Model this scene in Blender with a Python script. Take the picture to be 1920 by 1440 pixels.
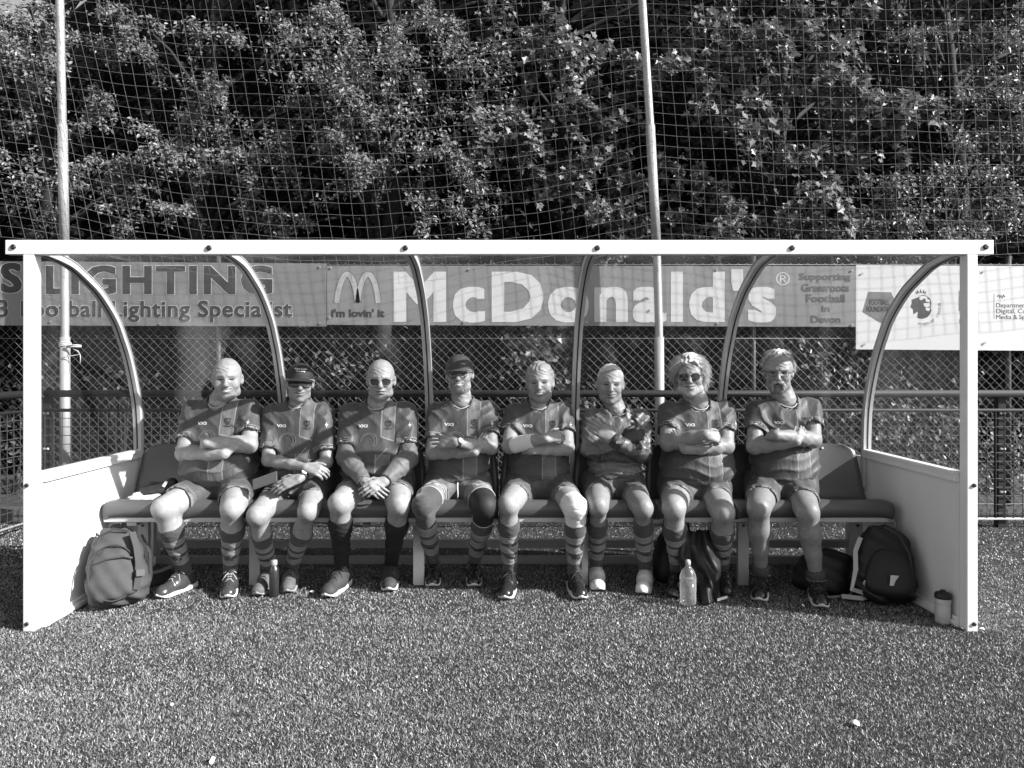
import bpy, bmesh, math, random
import numpy as np
from mathutils import Vector, Matrix
from mathutils.bvhtree import BVHTree

random.seed(7)
RNG = np.random.default_rng(11)
for _o in list(bpy.data.objects):
    bpy.data.objects.remove(_o, do_unlink=True)
scene = bpy.context.scene
COL = scene.collection

# ------------------------------------------------------------------ camera, sky, sun, exposure
CAM_H = 1.328
FPX = 1387.0                      # focal length in photo pixels (26 mm equivalent)
cam_data = bpy.data.cameras.new('camera')
cam = bpy.data.objects.new('camera', cam_data)
COL.objects.link(cam)
cam.location = (0, 0, CAM_H)
cam.rotation_euler = (math.radians(90), 0, 0)
cam_data.sensor_width = 36
cam_data.lens = FPX * 36 / 1920
cam_data.shift_x = 5 / 1920
cam_data.shift_y = -37 / 1920
cam_data.clip_end = 200
scene.camera = cam

SUN_AZ = Vector((0.935, -0.354, 0)).normalized()     # horizontal direction towards the sun
SUN_EL = math.radians(31)
sun_dir = Vector((SUN_AZ.x * math.cos(SUN_EL), SUN_AZ.y * math.cos(SUN_EL), math.sin(SUN_EL)))

world = bpy.data.worlds.new('World')
scene.world = world
world.use_nodes = True
wn = world.node_tree.nodes
wl = world.node_tree.links
wn.clear()
w_out = wn.new('ShaderNodeOutputWorld')
w_bg = wn.new('ShaderNodeBackground')
w_bw = wn.new('ShaderNodeRGBToBW')
w_sky = wn.new('ShaderNodeTexSky')
w_sky.sky_type = 'NISHITA'
w_sky.sun_disc = False
w_sky.sun_elevation = SUN_EL
w_sky.sun_rotation = math.atan2(SUN_AZ.x, SUN_AZ.y)
w_bg.inputs['Strength'].default_value = 0.11
wl.new(w_sky.outputs[0], w_bw.inputs[0])
wl.new(w_bw.outputs[0], w_bg.inputs['Color'])
wl.new(w_bg.outputs[0], w_out.inputs[0])

sun_data = bpy.data.lights.new('sun', 'SUN')
sun_data.energy = 5.0
sun_data.angle = math.radians(0.5)
sun_data.color = (1, 1, 1)
sun = bpy.data.objects.new('sun', sun_data)
COL.objects.link(sun)
sun.rotation_euler = sun_dir.to_track_quat('Z', 'Y').to_euler()

scene.view_settings.view_transform = 'Standard'
scene.view_settings.look = 'None'
scene.view_settings.exposure = 0.92
scene.view_settings.gamma = 1
scene.view_settings.use_curve_mapping = False
scene.render.engine = 'CYCLES'
scene.cycles.max_bounces = 5
scene.cycles.diffuse_bounces = 2
scene.cycles.adaptive_threshold = 0.02
scene.cycles.glossy_bounces = 2
scene.cycles.transmission_bounces = 3
scene.cycles.transparent_max_bounces = 12
scene.cycles.caustics_reflective = False
scene.cycles.caustics_refractive = False
scene.cycles.use_denoising = True
scene.render.film_transparent = False


def P(px, py, D):
    return Vector(((px - 955) * D / FPX, D, CAM_H + (683 - py) * D / FPX))


def PZ(px, py, z):
    D = (CAM_H - z) * FPX / (py - 683)
    return Vector(((px - 955) * D / FPX, D, z))


# ------------------------------------------------------------------ material helpers (black and white photograph: neutral greys)
class E:
    """tiny node expression"""
    def __init__(s, nt, sock): s.nt, s.s = nt, sock
    def _op(s, op, o=None, clamp=False):
        n = s.nt.nodes.new('ShaderNodeMath'); n.operation = op; n.use_clamp = clamp
        s.nt.links.new(s.s, n.inputs[0])
        if o is not None:
            if isinstance(o, E): s.nt.links.new(o.s, n.inputs[1])
            else: n.inputs[1].default_value = o
        return E(s.nt, n.outputs[0])
    def __add__(s, o): return s._op('ADD', o)
    def __sub__(s, o): return s._op('SUBTRACT', o)
    def __mul__(s, o): return s._op('MULTIPLY', o)
    def gt(s, o): return s._op('GREATER_THAN', o)
    def lt(s, o): return s._op('LESS_THAN', o)
    def mx(s, o): return s._op('MAXIMUM', o)
    def mn(s, o): return s._op('MINIMUM', o)
    def abs(s): return s._op('ABSOLUTE')
    def between(s, a, b): return s.gt(a) * s.lt(b)
    def mix(s, o, fac):                       # s where fac 0, o where fac 1
        return s * (fac * -1 + 1) + (fac * o)


def attr(nt, name):
    n = nt.nodes.new('ShaderNodeAttribute'); n.attribute_name = name
    return E(nt, n.outputs['Fac'])


def const(nt, v):
    n = nt.nodes.new('ShaderNodeValue'); n.outputs[0].default_value = v
    return E(nt, n.outputs[0])


def noise(nt, scale, detail=3, stretch=None, rough=0.55):
    tc = nt.nodes.new('ShaderNodeTexCoord')
    n = nt.nodes.new('ShaderNodeTexNoise')
    n.inputs['Scale'].default_value = scale
    n.inputs['Detail'].default_value = detail
    n.inputs['Roughness'].default_value = rough
    if stretch:
        m = nt.nodes.new('ShaderNodeMapping'); m.inputs['Scale'].default_value = stretch
        nt.links.new(tc.outputs['Object'], m.inputs[0]); nt.links.new(m.outputs[0], n.inputs['Vector'])
    else:
        nt.links.new(tc.outputs['Object'], n.inputs['Vector'])
    return E(nt, n.outputs['Fac'])


MATS = {}


def mat(name, v=0.5, rough=0.6, var=0.12, vs=6, bump=0.0, bs=80, metal=0.0, spec=0.5, stretch=None, col=None, bstretch=None, coat=0.0, sheen=0.0):
    """principled material of grey value v with noise variation; col(nt) may return an expression for the colour"""
    if name in MATS: return MATS[name]
    m = bpy.data.materials.new(name); m.use_nodes = True
    nt = m.node_tree
    b = nt.nodes['Principled BSDF']
    c = col(nt) if col else const(nt, v)
    if var: c = c * (noise(nt, vs, 4, stretch) * (2 * var) + (1 - var))
    nt.links.new(c.s, b.inputs['Base Color'])
    b.inputs['Roughness'].default_value = rough
    b.inputs['Metallic'].default_value = metal
    b.inputs['Specular IOR Level'].default_value = spec
    b.inputs['Coat Weight'].default_value = coat
    b.inputs['Sheen Weight'].default_value = sheen
    if bump:
        bn = nt.nodes.new('ShaderNodeBump'); bn.inputs['Strength'].default_value = bump
        bn.inputs['Distance'].default_value = 0.01
        nt.links.new(noise(nt, bs, 4, bstretch).s, bn.inputs['Height'])
        nt.links.new(bn.outputs[0], b.inputs['Normal'])
    MATS[name] = m
    return m


# ------------------------------------------------------------------ mesh helpers
def tag(o, label=None, cat=None, group=None, kind=None):
    if label: o['label'] = label
    if cat: o['category'] = cat
    if group: o['group'] = group
    if kind: o['kind'] = kind
    return o


def empty(name, loc, label=None, cat=None, group=None):
    o = bpy.data.objects.new(name, None)
    o.empty_display_size = 0.1
    COL.objects.link(o)
    o.location = loc
    return tag(o, label, cat, group)


def link(name, me, material=None, parent=None):
    """object at world coordinates, parented keeping its place"""
    if material is not None and not me.materials: me.materials.append(material)
    o = bpy.data.objects.new(name, me)
    COL.objects.link(o)
    if parent is not None:
        o.parent = parent
        if parent.parent is None:
            o.matrix_parent_inverse = Matrix.Translation(-Vector(parent.location))
    return o


def mesh_np(name, V, F, smooth=True):
    V = np.asarray(V, np.float32).reshape(-1, 3); F = np.asarray(F, np.int32)
    me = bpy.data.meshes.new(name)
    n, k = F.shape
    me.vertices.add(len(V)); me.vertices.foreach_set('co', V.ravel())
    me.loops.add(n * k); me.loops.foreach_set('vertex_index', F.ravel())
    me.polygons.add(n)
    me.polygons.foreach_set('loop_start', np.arange(0, n * k, k, dtype=np.int32))
    me.polygons.foreach_set('loop_total', np.full(n, k, np.int32))
    me.polygons.foreach_set('use_smooth', np.full(n, smooth, bool))
    me.update(calc_edges=True)
    return me


def fattr(me, name, arr):
    a = me.attributes.new(name, 'FLOAT', 'POINT')
    a.data.foreach_set('value', np.asarray(arr, np.float32))


class MB:
    def __init__(s): s.v, s.f, s.sm = [], [], []
    def add(s, vs, fs, smooth=False):
        b = len(s.v)
        s.v.extend([tuple(v) for v in vs]); s.f.extend([tuple(i + b for i in f) for f in fs]); s.sm.extend([smooth] * len(fs))
        return s
    def box(s, x0, x1, y0, y1, z0, z1):
        vs = [(x, y, z) for x in (x0, x1) for y in (y0, y1) for z in (z0, z1)]
        return s.add(vs, [(0, 1, 3, 2), (4, 6, 7, 5), (0, 4, 5, 1), (2, 3, 7, 6), (0, 2, 6, 4), (1, 5, 7, 3)])
    def bbox(s, x0, x1, y0, y1, z0, z1, b=0.004):
        """box with bevelled edges"""
        bm = bmesh.new(); bmesh.ops.create_cube(bm, size=1)
        for v in bm.verts: v.co = Vector(((x0 + x1) / 2 + v.co.x * (x1 - x0), (y0 + y1) / 2 + v.co.y * (y1 - y0), (z0 + z1) / 2 + v.co.z * (z1 - z0)))
        bmesh.ops.bevel(bm, geom=bm.edges[:], offset=b, segments=2, affect='EDGES', profile=0.5)
        bm.verts.index_update()
        s.add([v.co for v in bm.verts], [[v.index for v in f.verts] for f in bm.faces]); bm.free()
        return s
    def tube(s, path, r, n=6, caps=True, closed=False):
        path = [Vector(p) for p in path]
        rs = r if isinstance(r, (list, tuple)) else [r] * len(path)
        N = len(path); vs = []; prev = None
        for i, p in enumerate(path):
            a = path[(i - 1) % N] if (closed or i > 0) else path[i]
            b = path[(i + 1) % N] if (closed or i < N - 1) else path[i]
            t = (b - a).normalized()
            if prev is None:
                u = t.orthogonal().normalized()
            else:
                u = (prev - t * prev.dot(t))
                u = u.normalized() if u.length > 1e-6 else t.orthogonal().normalized()
            prev = u; w = t.cross(u)
            for k in range(n):
                an = 2 * math.pi * k / n
                vs.append(p + (u * math.cos(an) + w * math.sin(an)) * rs[i])
        fs = []
        for i in range(N if closed else N - 1):
            j = (i + 1) % N
            for k in range(n):
                l = (k + 1) % n
                fs.append((i * n + k, i * n + l, j * n + l, j * n + k))
        s.add(vs, fs, True)
        if caps and not closed:
            b0 = len(s.v) - len(vs)
            s.f.append(tuple(b0 + k for k in reversed(range(n)))); s.sm.append(False)
            s.f.append(tuple(b0 + (N - 1) * n + k for k in range(n))); s.sm.append(False)
        return s
    def lathe(s, prof, c, n=16, M=None):
        """profile of (r, z) turned about z through c; M optional rotation"""
        vs, fs = [], []
        for (r, z) in prof:
            for k in range(n):
                a = 2 * math.pi * k / n
                v = Vector((r * math.cos(a), r * math.sin(a), z))
                if M: v = M @ v
                vs.append(v + Vector(c))
        for i in range(len(prof) - 1):
            for k in range(n):
                l = (k + 1) % n
                fs.append((i * n + k, i * n + l, (i + 1) * n + l, (i + 1) * n + k))
        return s.add(vs, fs, True)
    def prism(s, pts, d):
        """polygon pts (3-D) extruded by vector d"""
        d = Vector(d); n = len(pts)
        vs = [Vector(p) for p in pts] + [Vector(p) + d for p in pts]
        fs = [tuple(reversed(range(n))), tuple(range(n, 2 * n))] + [(i, (i + 1) % n, n + (i + 1) % n, n + i) for i in range(n)]
        return s.add(vs, fs)
    def mesh(s, name):
        me = bpy.data.meshes.new(name); me.from_pydata(s.v, [], s.f)
        me.polygons.foreach_set('use_smooth', s.sm); me.update()
        return me
    def build(s, name, material=None, parent=None):
        return link(name, s.mesh(name), material, parent)


def text_shape(body, bold=0.0, spacing=1.0, res=3):
    """flat text as (verts Nx2, faces) normalised to its own bounding box"""
    cu = bpy.data.curves.new('lettering', 'FONT'); cu.body = body; cu.size = 1; cu.offset = bold
    cu.space_character = spacing; cu.resolution_u = res; cu.fill_mode = 'FRONT'
    ob = bpy.data.objects.new('lettering', cu)
    COL.objects.link(ob)
    dg = bpy.context.evaluated_depsgraph_get()
    me = bpy.data.meshes.new_from_object(ob.evaluated_get(dg))
    V = np.array([v.co[:2] for v in me.vertices]); F = [tuple(p.vertices) for p in me.polygons]
    bpy.data.objects.remove(ob); bpy.data.meshes.remove(me); bpy.data.curves.remove(cu)
    lo, hi = V.min(0), V.max(0)
    return (V - lo) / (hi - lo), F, (hi[0] - lo[0]) / (hi[1] - lo[1])


# ------------------------------------------------------------------ signed distance modelling
class SDF:
    def __init__(s, lo, hi, h):
        s.h = h; s.lo = np.array(lo, float)
        n = np.ceil((np.array(hi) - s.lo) / h).astype(int) + 1
        s.n = n
        s.ax = [(s.lo[i] + h * np.arange(n[i])).astype(np.float32) for i in range(3)]
        s.d = np.full(n, 0.2, np.float32)
    def _blk(s, lo, hi):
        a = np.maximum(np.floor((np.array(lo) - s.lo) / s.h).astype(int), 0)
        b = np.minimum(np.ceil((np.array(hi) - s.lo) / s.h).astype(int) + 1, s.n)
        if (b <= a).any(): return None
        sl = tuple(slice(a[i], b[i]) for i in range(3))
        X = s.ax[0][sl[0]][:, None, None]; Y = s.ax[1][sl[1]][None, :, None]; Z = s.ax[2][sl[2]][None, None, :]
        return sl, X, Y, Z
    def func(s, fn, lo, hi, k=0.0, sub=False, inter=False):
        m = max(k, 3 * s.h) + s.h
        blk = s._blk(np.array(lo) - m, np.array(hi) + m)
        if blk is None: return s
        sl, X, Y, Z = blk
        dn = fn(X, Y, Z).astype(np.float32)
        d = s.d[sl]
        if sub:
            dn = -dn
            if k > 0:
                hh = np.clip(0.5 - 0.5 * (d - dn) / k, 0, 1)
                s.d[sl] = d + (dn - d) * hh + k * hh * (1 - hh)
            else: s.d[sl] = np.maximum(d, dn)
        elif inter: s.d[sl] = np.maximum(d, dn)
        else:
            if k > 0:
                hh = np.clip(0.5 + 0.5 * (d - dn) / k, 0, 1)
                s.d[sl] = d + (dn - d) * hh - k * hh * (1 - hh)
            else: s.d[sl] = np.minimum(d, dn)
        return s
    def cone(s, a, b, r1, r2, k=0.0, sub=False, cut0=False, cut1=False):
        a = np.array(a, float); b = np.array(b, float); ab = b - a; L2 = float(ab @ ab); L = math.sqrt(L2)
        def fn(X, Y, Z):
            x, y, z = X - a[0], Y - a[1], Z - a[2]
            t = (x * ab[0] + y * ab[1] + z * ab[2]) / L2
            tc = np.clip(t, 0, 1)
            d = np.sqrt((x - tc * ab[0]) ** 2 + (y - tc * ab[1]) ** 2 + (z - tc * ab[2]) ** 2) - (r1 + (r2 - r1) * tc)
            if cut1: d = np.maximum(d, (t - 1) * L)
            if cut0: d = np.maximum(d, -t * L)
            return d
        R = max(r1, r2)
        return s.func(fn, np.minimum(a, b) - R, np.maximum(a, b) + R, k, sub)
    def ell(s, c, r, k=0.0, sub=False, R=None):
        c = np.array(c, float); r = np.array(r, float)
        Rm = np.array(R) if R is not None else None
        def fn(X, Y, Z):
            x, y, z = X - c[0], Y - c[1], Z - c[2]
            if Rm is not None:
                x, y, z = (Rm[0, 0] * x + Rm[1, 0] * y + Rm[2, 0] * z, Rm[0, 1] * x + Rm[1, 1] * y + Rm[2, 1] * z, Rm[0, 2] * x + Rm[1, 2] * y + Rm[2, 2] * z)
            k0 = np.sqrt((x / r[0]) ** 2 + (y / r[1]) ** 2 + (z / r[2]) ** 2)
            k1 = np.sqrt((x / r[0] ** 2) ** 2 + (y / r[1] ** 2) ** 2 + (z / r[2] ** 2) ** 2) + 1e-6
            return k0 * (k0 - 1) / k1
        q = r if R is None else np.full(3, r.max())
        return s.func(fn, c - q, c + q, k, sub)
    def loft(s, st, k=0.0, e=2.3):
        """vertical body of elliptical sections; st rows (z, cx, cy, a, b)"""
        st = np.array(sorted(st)); zs = st[:, 0]
        def sm(z, col):
            return np.interp(z, zs, st[:, col])
        zz = s.ax[2]
        # smooth interpolation by averaging shifted samples
        def prof(col):
            return sum(sm(zz + o, col) for o in (-0.03, -0.02, -0.01, 0, 0.01, 0.02, 0.03)) / 7
        CX, CY, A, B = (prof(c) for c in (1, 2, 3, 4))
        z0, z1 = zs[0], zs[-1]
        def fn(X, Y, Z):
            i = np.rint((Z.ravel() - s.lo[2]) / s.h).astype(int)
            cx, cy, a, b = (q[i][None, None, :] for q in (CX, CY, A, B))
            q = (np.abs((X - cx) / a) ** e + np.abs((Y - cy) / b) ** e) ** (1 / e)
            d = (q - 1) * np.minimum(a, b)
            return np.maximum(d, np.maximum(z0 - Z, Z - z1))
        lo = (np.min(st[:, 1] - st[:, 3]), np.min(st[:, 2] - st[:, 4]), z0); hi = (np.max(st[:, 1] + st[:, 3]), np.max(st[:, 2] + st[:, 4]), z1)
        return s.func(fn, lo, hi, k)
    def bump(s, fn):
        X = s.ax[0][:, None, None]; Y = s.ax[1][None, :, None]; Z = s.ax[2][None, None, :]
        s.d += fn(X, Y, Z).astype(np.float32)
        return s
    def mesh(s):
        d = s.d
        for sl in (np.s_[0], np.s_[-1], np.s_[:, 0], np.s_[:, -1], np.s_[:, :, 0], np.s_[:, :, -1]): d[sl] = np.maximum(d[sl], 1e-3)
        ins = (d < 0)
        c = np.zeros(tuple(s.n - 1), np.uint8)
        for i in (0, 1):
            for j in (0, 1):
                for k in (0, 1):
                    c += ins[i:s.n[0] - 1 + i, j:s.n[1] - 1 + j, k:s.n[2] - 1 + k]
        idx = np.argwhere((c > 0) & (c < 8))
        vid = np.full(c.shape, -1, np.int32); vid[tuple(idx.T)] = np.arange(len(idx))
        acc = np.zeros((len(idx), 3)); cnt = np.zeros(len(idx))
        cor = [np.array(q) for q in ((0, 0, 0), (1, 0, 0), (0, 1, 0), (1, 1, 0), (0, 0, 1), (1, 0, 1), (0, 1, 1), (1, 1, 1))]
        val = [d[tuple((idx + q).T)] for q in cor]
        for a in range(8):
            for ax in (1, 2, 4):
                b = a | ax
                if b == a: continue
                m = (val[a] < 0) != (val[b] < 0)
                t = val[a] / (val[a] - val[b] + 1e-12)
                p = cor[a] + t[:, None] * (cor[b] - cor[a])
                acc[m] += p[m]; cnt[m] += 1
        V = s.lo + (idx + acc / cnt[:, None]) * s.h
        quads = []
        for ax in range(3):
            sl0 = [slice(None)] * 3; sl1 = [slice(None)] * 3
            sl0[ax] = slice(0, -1); sl1[ax] = slice(1, None)
            a, b = ins[tuple(sl0)], ins[tuple(sl1)]
            e = np.argwhere(a != b)
            o1, o2 = [(1, 2), (2, 0), (0, 1)][ax]
            e = e[(e[:, o1] > 0) & (e[:, o2] > 0) & (e[:, o1] < s.n[o1] - 1) & (e[:, o2] < s.n[o2] - 1)]
            if not len(e): continue
            u = np.zeros(3, int); u[o1] = 1; w = np.zeros(3, int); w[o2] = 1
            q = np.stack([vid[tuple((e - u - w).T)], vid[tuple((e - w).T)], vid[tuple(e.T)], vid[tuple((e - u).T)]], 1)
            fl = ~a[tuple(e.T)]
            q[fl] = q[fl][:, ::-1]
            quads.append(q)
        F = np.concatenate(quads)
        return V, F[(F >= 0).all(1)]


def join_np(parts):
    Vs, Fs, b = [], [], 0
    for V, F in parts:
        Vs.append(V); Fs.append(F + b); b += len(V)
    return np.concatenate(Vs), np.concatenate(Fs)

# ------------------------------------------------------------------ materials of the setting
M_white = mat('white_powder_coat', 0.78, 0.45, 0.09, 5, bump=0.02, bs=200)
M_panel = mat('white_board', 0.76, 0.5, 0.10, 3, stretch=(1, 1.6, .6), bump=.03, bs=40)
M_alu = mat('pale_aluminium', 0.62, 0.4, 0.08, 5, metal=0.15)
M_steel = mat('galvanised_steel', 0.42, 0.45, 0.2, 14, metal=0.3, bump=0.03, bs=60)
M_black = mat('black_rubber', 0.015, 0.5, 0.1)
M_seat = mat('moulded_seat_plastic', 0.085, 0.33, 0.12, 4, spec=0.5, bump=0.015, bs=120)
M_frame = mat('grey_painted_steel', 0.33, 0.5, 0.1, 6)
M_rail = mat('dark_green_paint_rail', 0.022, 0.6, 0.15, 9, spec=.3)
M_wire = mat('zinc_wire', 0.29, 0.4, 0.3, 20, metal=0.2)
M_netcord = mat('pale_net_cord', 0.18, 0.8, 0.2, 10)
M_bolt = mat('bolt_cap', 0.02, 0.4, 0.1)
M_boltzinc = mat('zinc_bolt', 0.75, 0.35, 0.1, metal=0.3)


def glass_mat(name, haze, gloss):
    m = bpy.data.materials.new(name); m.use_nodes = True
    nt = m.node_tree; nt.nodes.clear()
    out = nt.nodes.new('ShaderNodeOutputMaterial')
    tr = nt.nodes.new('ShaderNodeBsdfTransparent'); tr.inputs[0].default_value = (0.97, 0.97, 0.97, 1)
    df = nt.nodes.new('ShaderNodeBsdfDiffuse'); df.inputs[0].default_value = (0.7, 0.7, 0.7, 1)
    tl = nt.nodes.new('ShaderNodeBsdfTranslucent'); tl.inputs[0].default_value = (0.7, 0.7, 0.7, 1)
    gl = nt.nodes.new('ShaderNodeBsdfGlossy'); gl.inputs['Roughness'].default_value = 0.12
    fr = nt.nodes.new('ShaderNodeLayerWeight'); fr.inputs[0].default_value = 0.5
    ad = nt.nodes.new('ShaderNodeMixShader')
    nt.links.new(df.outputs[0], ad.inputs[1]); nt.links.new(tl.outputs[0], ad.inputs[2])
    m1 = nt.nodes.new('ShaderNodeMixShader'); m2 = nt.nodes.new('ShaderNodeMixShader')
    # hazy film with streaks and scuffs; its grazing rise paints a milky reflection
    if haze:
        n1 = noise(nt, 3.0, 2, (1, 1, 0.35), 0.65)
        f = ((n1 - 0.42)._op('MAXIMUM', 0.0) * 2.6 + 0.6) * haze * (E(nt, fr.outputs['Facing'])._op('POWER', 3.0) * 3.0 + 1.0)
    else: f = const(nt, 0.0)
    nt.links.new(f.s, m1.inputs[0])
    nt.links.new(tr.outputs[0], m1.inputs[1]); nt.links.new(ad.outputs[0], m1.inputs[2])
    g = (E(nt, fr.outputs['Facing'])._op('POWER', 5.0) * 0.14 + 0.045) * gloss
    nt.links.new(g.s, m2.inputs[0])
    nt.links.new(m1.outputs[0], m2.inputs[1]); nt.links.new(gl.outputs[0], m2.inputs[2])
    nt.links.new(m2.outputs[0], out.inputs[0])
    return m


M_glass = glass_mat('clear_polycarbonate', 0.055, 1.0)
M_clear = glass_mat('clear_inner_face', 0.0, 0.4)
M_sideglass = glass_mat('clear_side_glazing', 0.012, 0.8)

# ------------------------------------------------------------------ ground, bank
M_soil = mat('turf_backing', 0.025, 0.95, 0.3, 40, bump=0.3, bs=150)
g = MB()
g.add([(-60, -20, 0), (60, -20, 0), (60, 60, 0), (-60, 60, 0)], [(0, 1, 2, 3)])
tag(g.build('ground', M_soil), kind='structure')

TURF_H = 0.016
M_turf = mat('turf_fibre', 0.2, 0.42, 0, spec=0.5, col=lambda nt: attr(nt, 'tone'))


def make_turf():
    Vs = []; tone = []
    bands = [(2.35, 3.0, 36000, .84), (3.0, 3.9, 25000, 1.0), (3.9, 4.9, 15000, 1.25), (4.9, 6.3, 4500, 1.8)]
    for (y0, y1, dens, ws) in bands:
        xw = y1 * 0.73 + 0.1
        n = int(dens * (y1 - y0) * 2 * xw)
        x = RNG.uniform(-xw, xw, n); y = RNG.uniform(y0, y1, n)
        # worn bald patch and softly uneven pile
        pc = PZ(300, 1215, 0)
        bald = ((x - pc.x) / 0.095 - (y - pc.y) * 6) ** 2 + ((y - pc.y) / 0.10) ** 2 + RNG.normal(0, 0.2, n)
        L = RNG.uniform(0.007, 0.0155, n) * np.where(bald < 1, 0.55, 1.0)
        clump = np.sin(x * 9.1 + 2 * np.sin(y * 5.3)) * np.sin(y * 11.7 + 1.7 * np.sin(x * 4.1))
        L *= 1 + 0.10 * clump
        a = RNG.uniform(0, 2 * np.pi, n); lean = RNG.uniform(0.2, 1.7, n)
        # pile leans mostly one way
        dx = np.cos(a) * lean + 0.1; dy = np.sin(a) * lean - 0.1
        nrm = np.sqrt(dx ** 2 + dy ** 2 + 1)
        tip = np.stack([x + dx / nrm * L, y + dy / nrm * L, L / nrm], 1)
        w = RNG.uniform(0.0015, 0.0029, n) * ws
        b = RNG.uniform(0, 2 * np.pi, n)
        ox, oy = np.cos(b) * w, np.sin(b) * w
        v0 = np.stack([x - ox, y - oy, np.zeros(n)], 1); v1 = np.stack([x + ox, y + oy, np.zeros(n)], 1)
        Vs.append(np.stack([v0, v1, tip], 1).reshape(-1, 3))
        t = np.clip(0.21 * np.exp(RNG.normal(0, 0.42, n)), 0.04, 0.6)
        t = np.where(RNG.random(n) < 0.10, t * 1.9, t) * (1 + 0.07 * clump) * np.where(bald < 1, 1.15, 1)
        t = np.where(bald < 1, np.clip(t, .30, .36), t)
        t = np.where((y > 4.95) & (np.abs(x) < 2.6), t * .55, t)  # turf behind the bench darkened: shade put into the blade tone
        ln = (np.abs((y - 5.12) + (x - 3.2) * 0.35) < 0.06) & (x > 2.9) & (x < 3.45)
        t = np.where(ln & (RNG.random(n) < .8), .75, t)
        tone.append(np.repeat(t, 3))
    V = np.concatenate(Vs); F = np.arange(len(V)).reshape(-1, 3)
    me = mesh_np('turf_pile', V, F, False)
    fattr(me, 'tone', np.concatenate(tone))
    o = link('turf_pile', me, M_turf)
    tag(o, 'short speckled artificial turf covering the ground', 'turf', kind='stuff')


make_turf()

# gravel / kerb strip beyond the barrier
m = MB(); m.box(-9, 9, 6.25, 6.40, 0, 0.10)
tag(m.build('kerb', mat('kerb_concrete', 0.12, 0.8, 0.25, 12, bump=0.2, bs=40)), kind='structure')
m = MB(); m.add([(-9, 6.404, 0.004), (9, 6.404, 0.004), (9, 8.0, 0.12), (-9, 8.0, 0.12)], [(0, 1, 2, 3)])
tag(m.build('path', mat('trodden_earth', 0.05, 0.95, 0.5, 14, bump=0.5, bs=30)), kind='structure')

# wooded bank rising behind the fence, near-black to paint the shade between leaves
nx, ny = 70, 24
V = []; F = []
for j in range(ny):
    for i in range(nx):
        x = -16 + 32 * i / (nx - 1); t = j / (ny - 1)
        top = 9.8 - 2.6 / (1 + math.exp((x + 7.2) * 1.6))
        y = 9.2 + 4.0 * t + 0.3 * math.sin(x * 1.3 + t * 5)
        z = top * t ** 0.8 + 0.2 * math.sin(x * 2.1 + t * 9) * t
        V.append((x, y, z))
for j in range(ny - 1):
    for i in range(nx - 1):
        F.append((j * nx + i, j * nx + i + 1, (j + 1) * nx + i + 1, (j + 1) * nx + i))
tag(link('bank', mesh_np('bank', V, F), mat('shaded_leaf_mould', 0.008, 1.0, 0.4, 3, bump=0.6, bs=8, spec=0.0)), kind='structure')

# ------------------------------------------------------------------ trees
def leaf_mat(name, v, spec=0.5):
    m = bpy.data.materials.new(name); m.use_nodes = True
    nt = m.node_tree; b = nt.nodes['Principled BSDF']
    c = attr(nt, 'tone') * v
    nt.links.new(c.s, b.inputs['Base Color'])
    b.inputs['Roughness'].default_value = 0.42
    b.inputs['Specular IOR Level'].default_value = spec
    tl = nt.nodes.new('ShaderNodeBsdfTranslucent'); nt.links.new(c.s, tl.inputs[0])
    mx = nt.nodes.new('ShaderNodeMixShader'); mx.inputs[0].default_value = 0.22
    nt.links.new(b.outputs[0], mx.inputs[1]); nt.links.new(tl.outputs[0], mx.inputs[2])
    nt.links.new(mx.outputs[0], nt.nodes['Material Output'].inputs[0])
    return m


M_leaf = leaf_mat('broad_leaf', 1.0)
M_shadeleaf = leaf_mat('shade_toned_leaf', 1.0, 0.05)
M_bark = mat('bark', 0.022, 0.9, 0.4, 12, bump=0.6, bs=30, bstretch=(1, 1, 0.2))

# lobed leaf: fan of triangles round the midrib, folded a little
LOBED = np.array([(0, 0, 0), (0.30, 0.02, .06), (0.26, 0.30, .05), (0.52, 0.48, .12), (0.22, 0.62, .04), (0, 1.0, -.04),
                  (-0.22, 0.62, .04), (-0.52, 0.48, .12), (-0.26, 0.30, .05), (-0.30, 0.02, .06)])
LOBED_F = np.array([(0, 1, 2), (0, 2, 4), (2, 3, 4), (0, 4, 5), (0, 5, 6), (6, 7, 8), (0, 6, 8), (0, 8, 9)])
OVAL = np.array([(0, 0, 0), (0.27, 0.35, .08), (0.2, 0.75, .05), (0, 1.0, -.05), (-0.2, 0.75, .05), (-0.27, 0.35, .08)])
OVAL_F = np.array([(0, 1, 2), (0, 2, 3), (0, 3, 4), (0, 4, 5)])


def leaf_cloud(pos, size, up, tone, lobed=True):
    """one leaf per row of pos; up = preferred normal"""
    T, TF = (LOBED, LOBED_F) if lobed else (OVAL, OVAL_F)
    n = len(pos)
    nrm = up + RNG.normal(0, 0.55, (n, 3)); nrm /= np.linalg.norm(nrm, axis=1)[:, None]
    d = RNG.normal(0, 1, (n, 3)) + np.array([0, -0.3, -0.55]); d -= nrm * (d * nrm).sum(1)[:, None]; d /= np.linalg.norm(d, axis=1)[:, None]
    s = np.cross(d, nrm)
    V = pos[:, None, :] + size[:, None, None] * (T[None, :, 0:1] * s[:, None, :] + T[None, :, 1:2] * d[:, None, :] + T[None, :, 2:3] * nrm[:, None, :])
    F = TF[None] + (np.arange(n) * len(T))[:, None, None]
    return V.reshape(-1, 3), F.reshape(-1, 3), np.repeat(tone, len(T))


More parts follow.
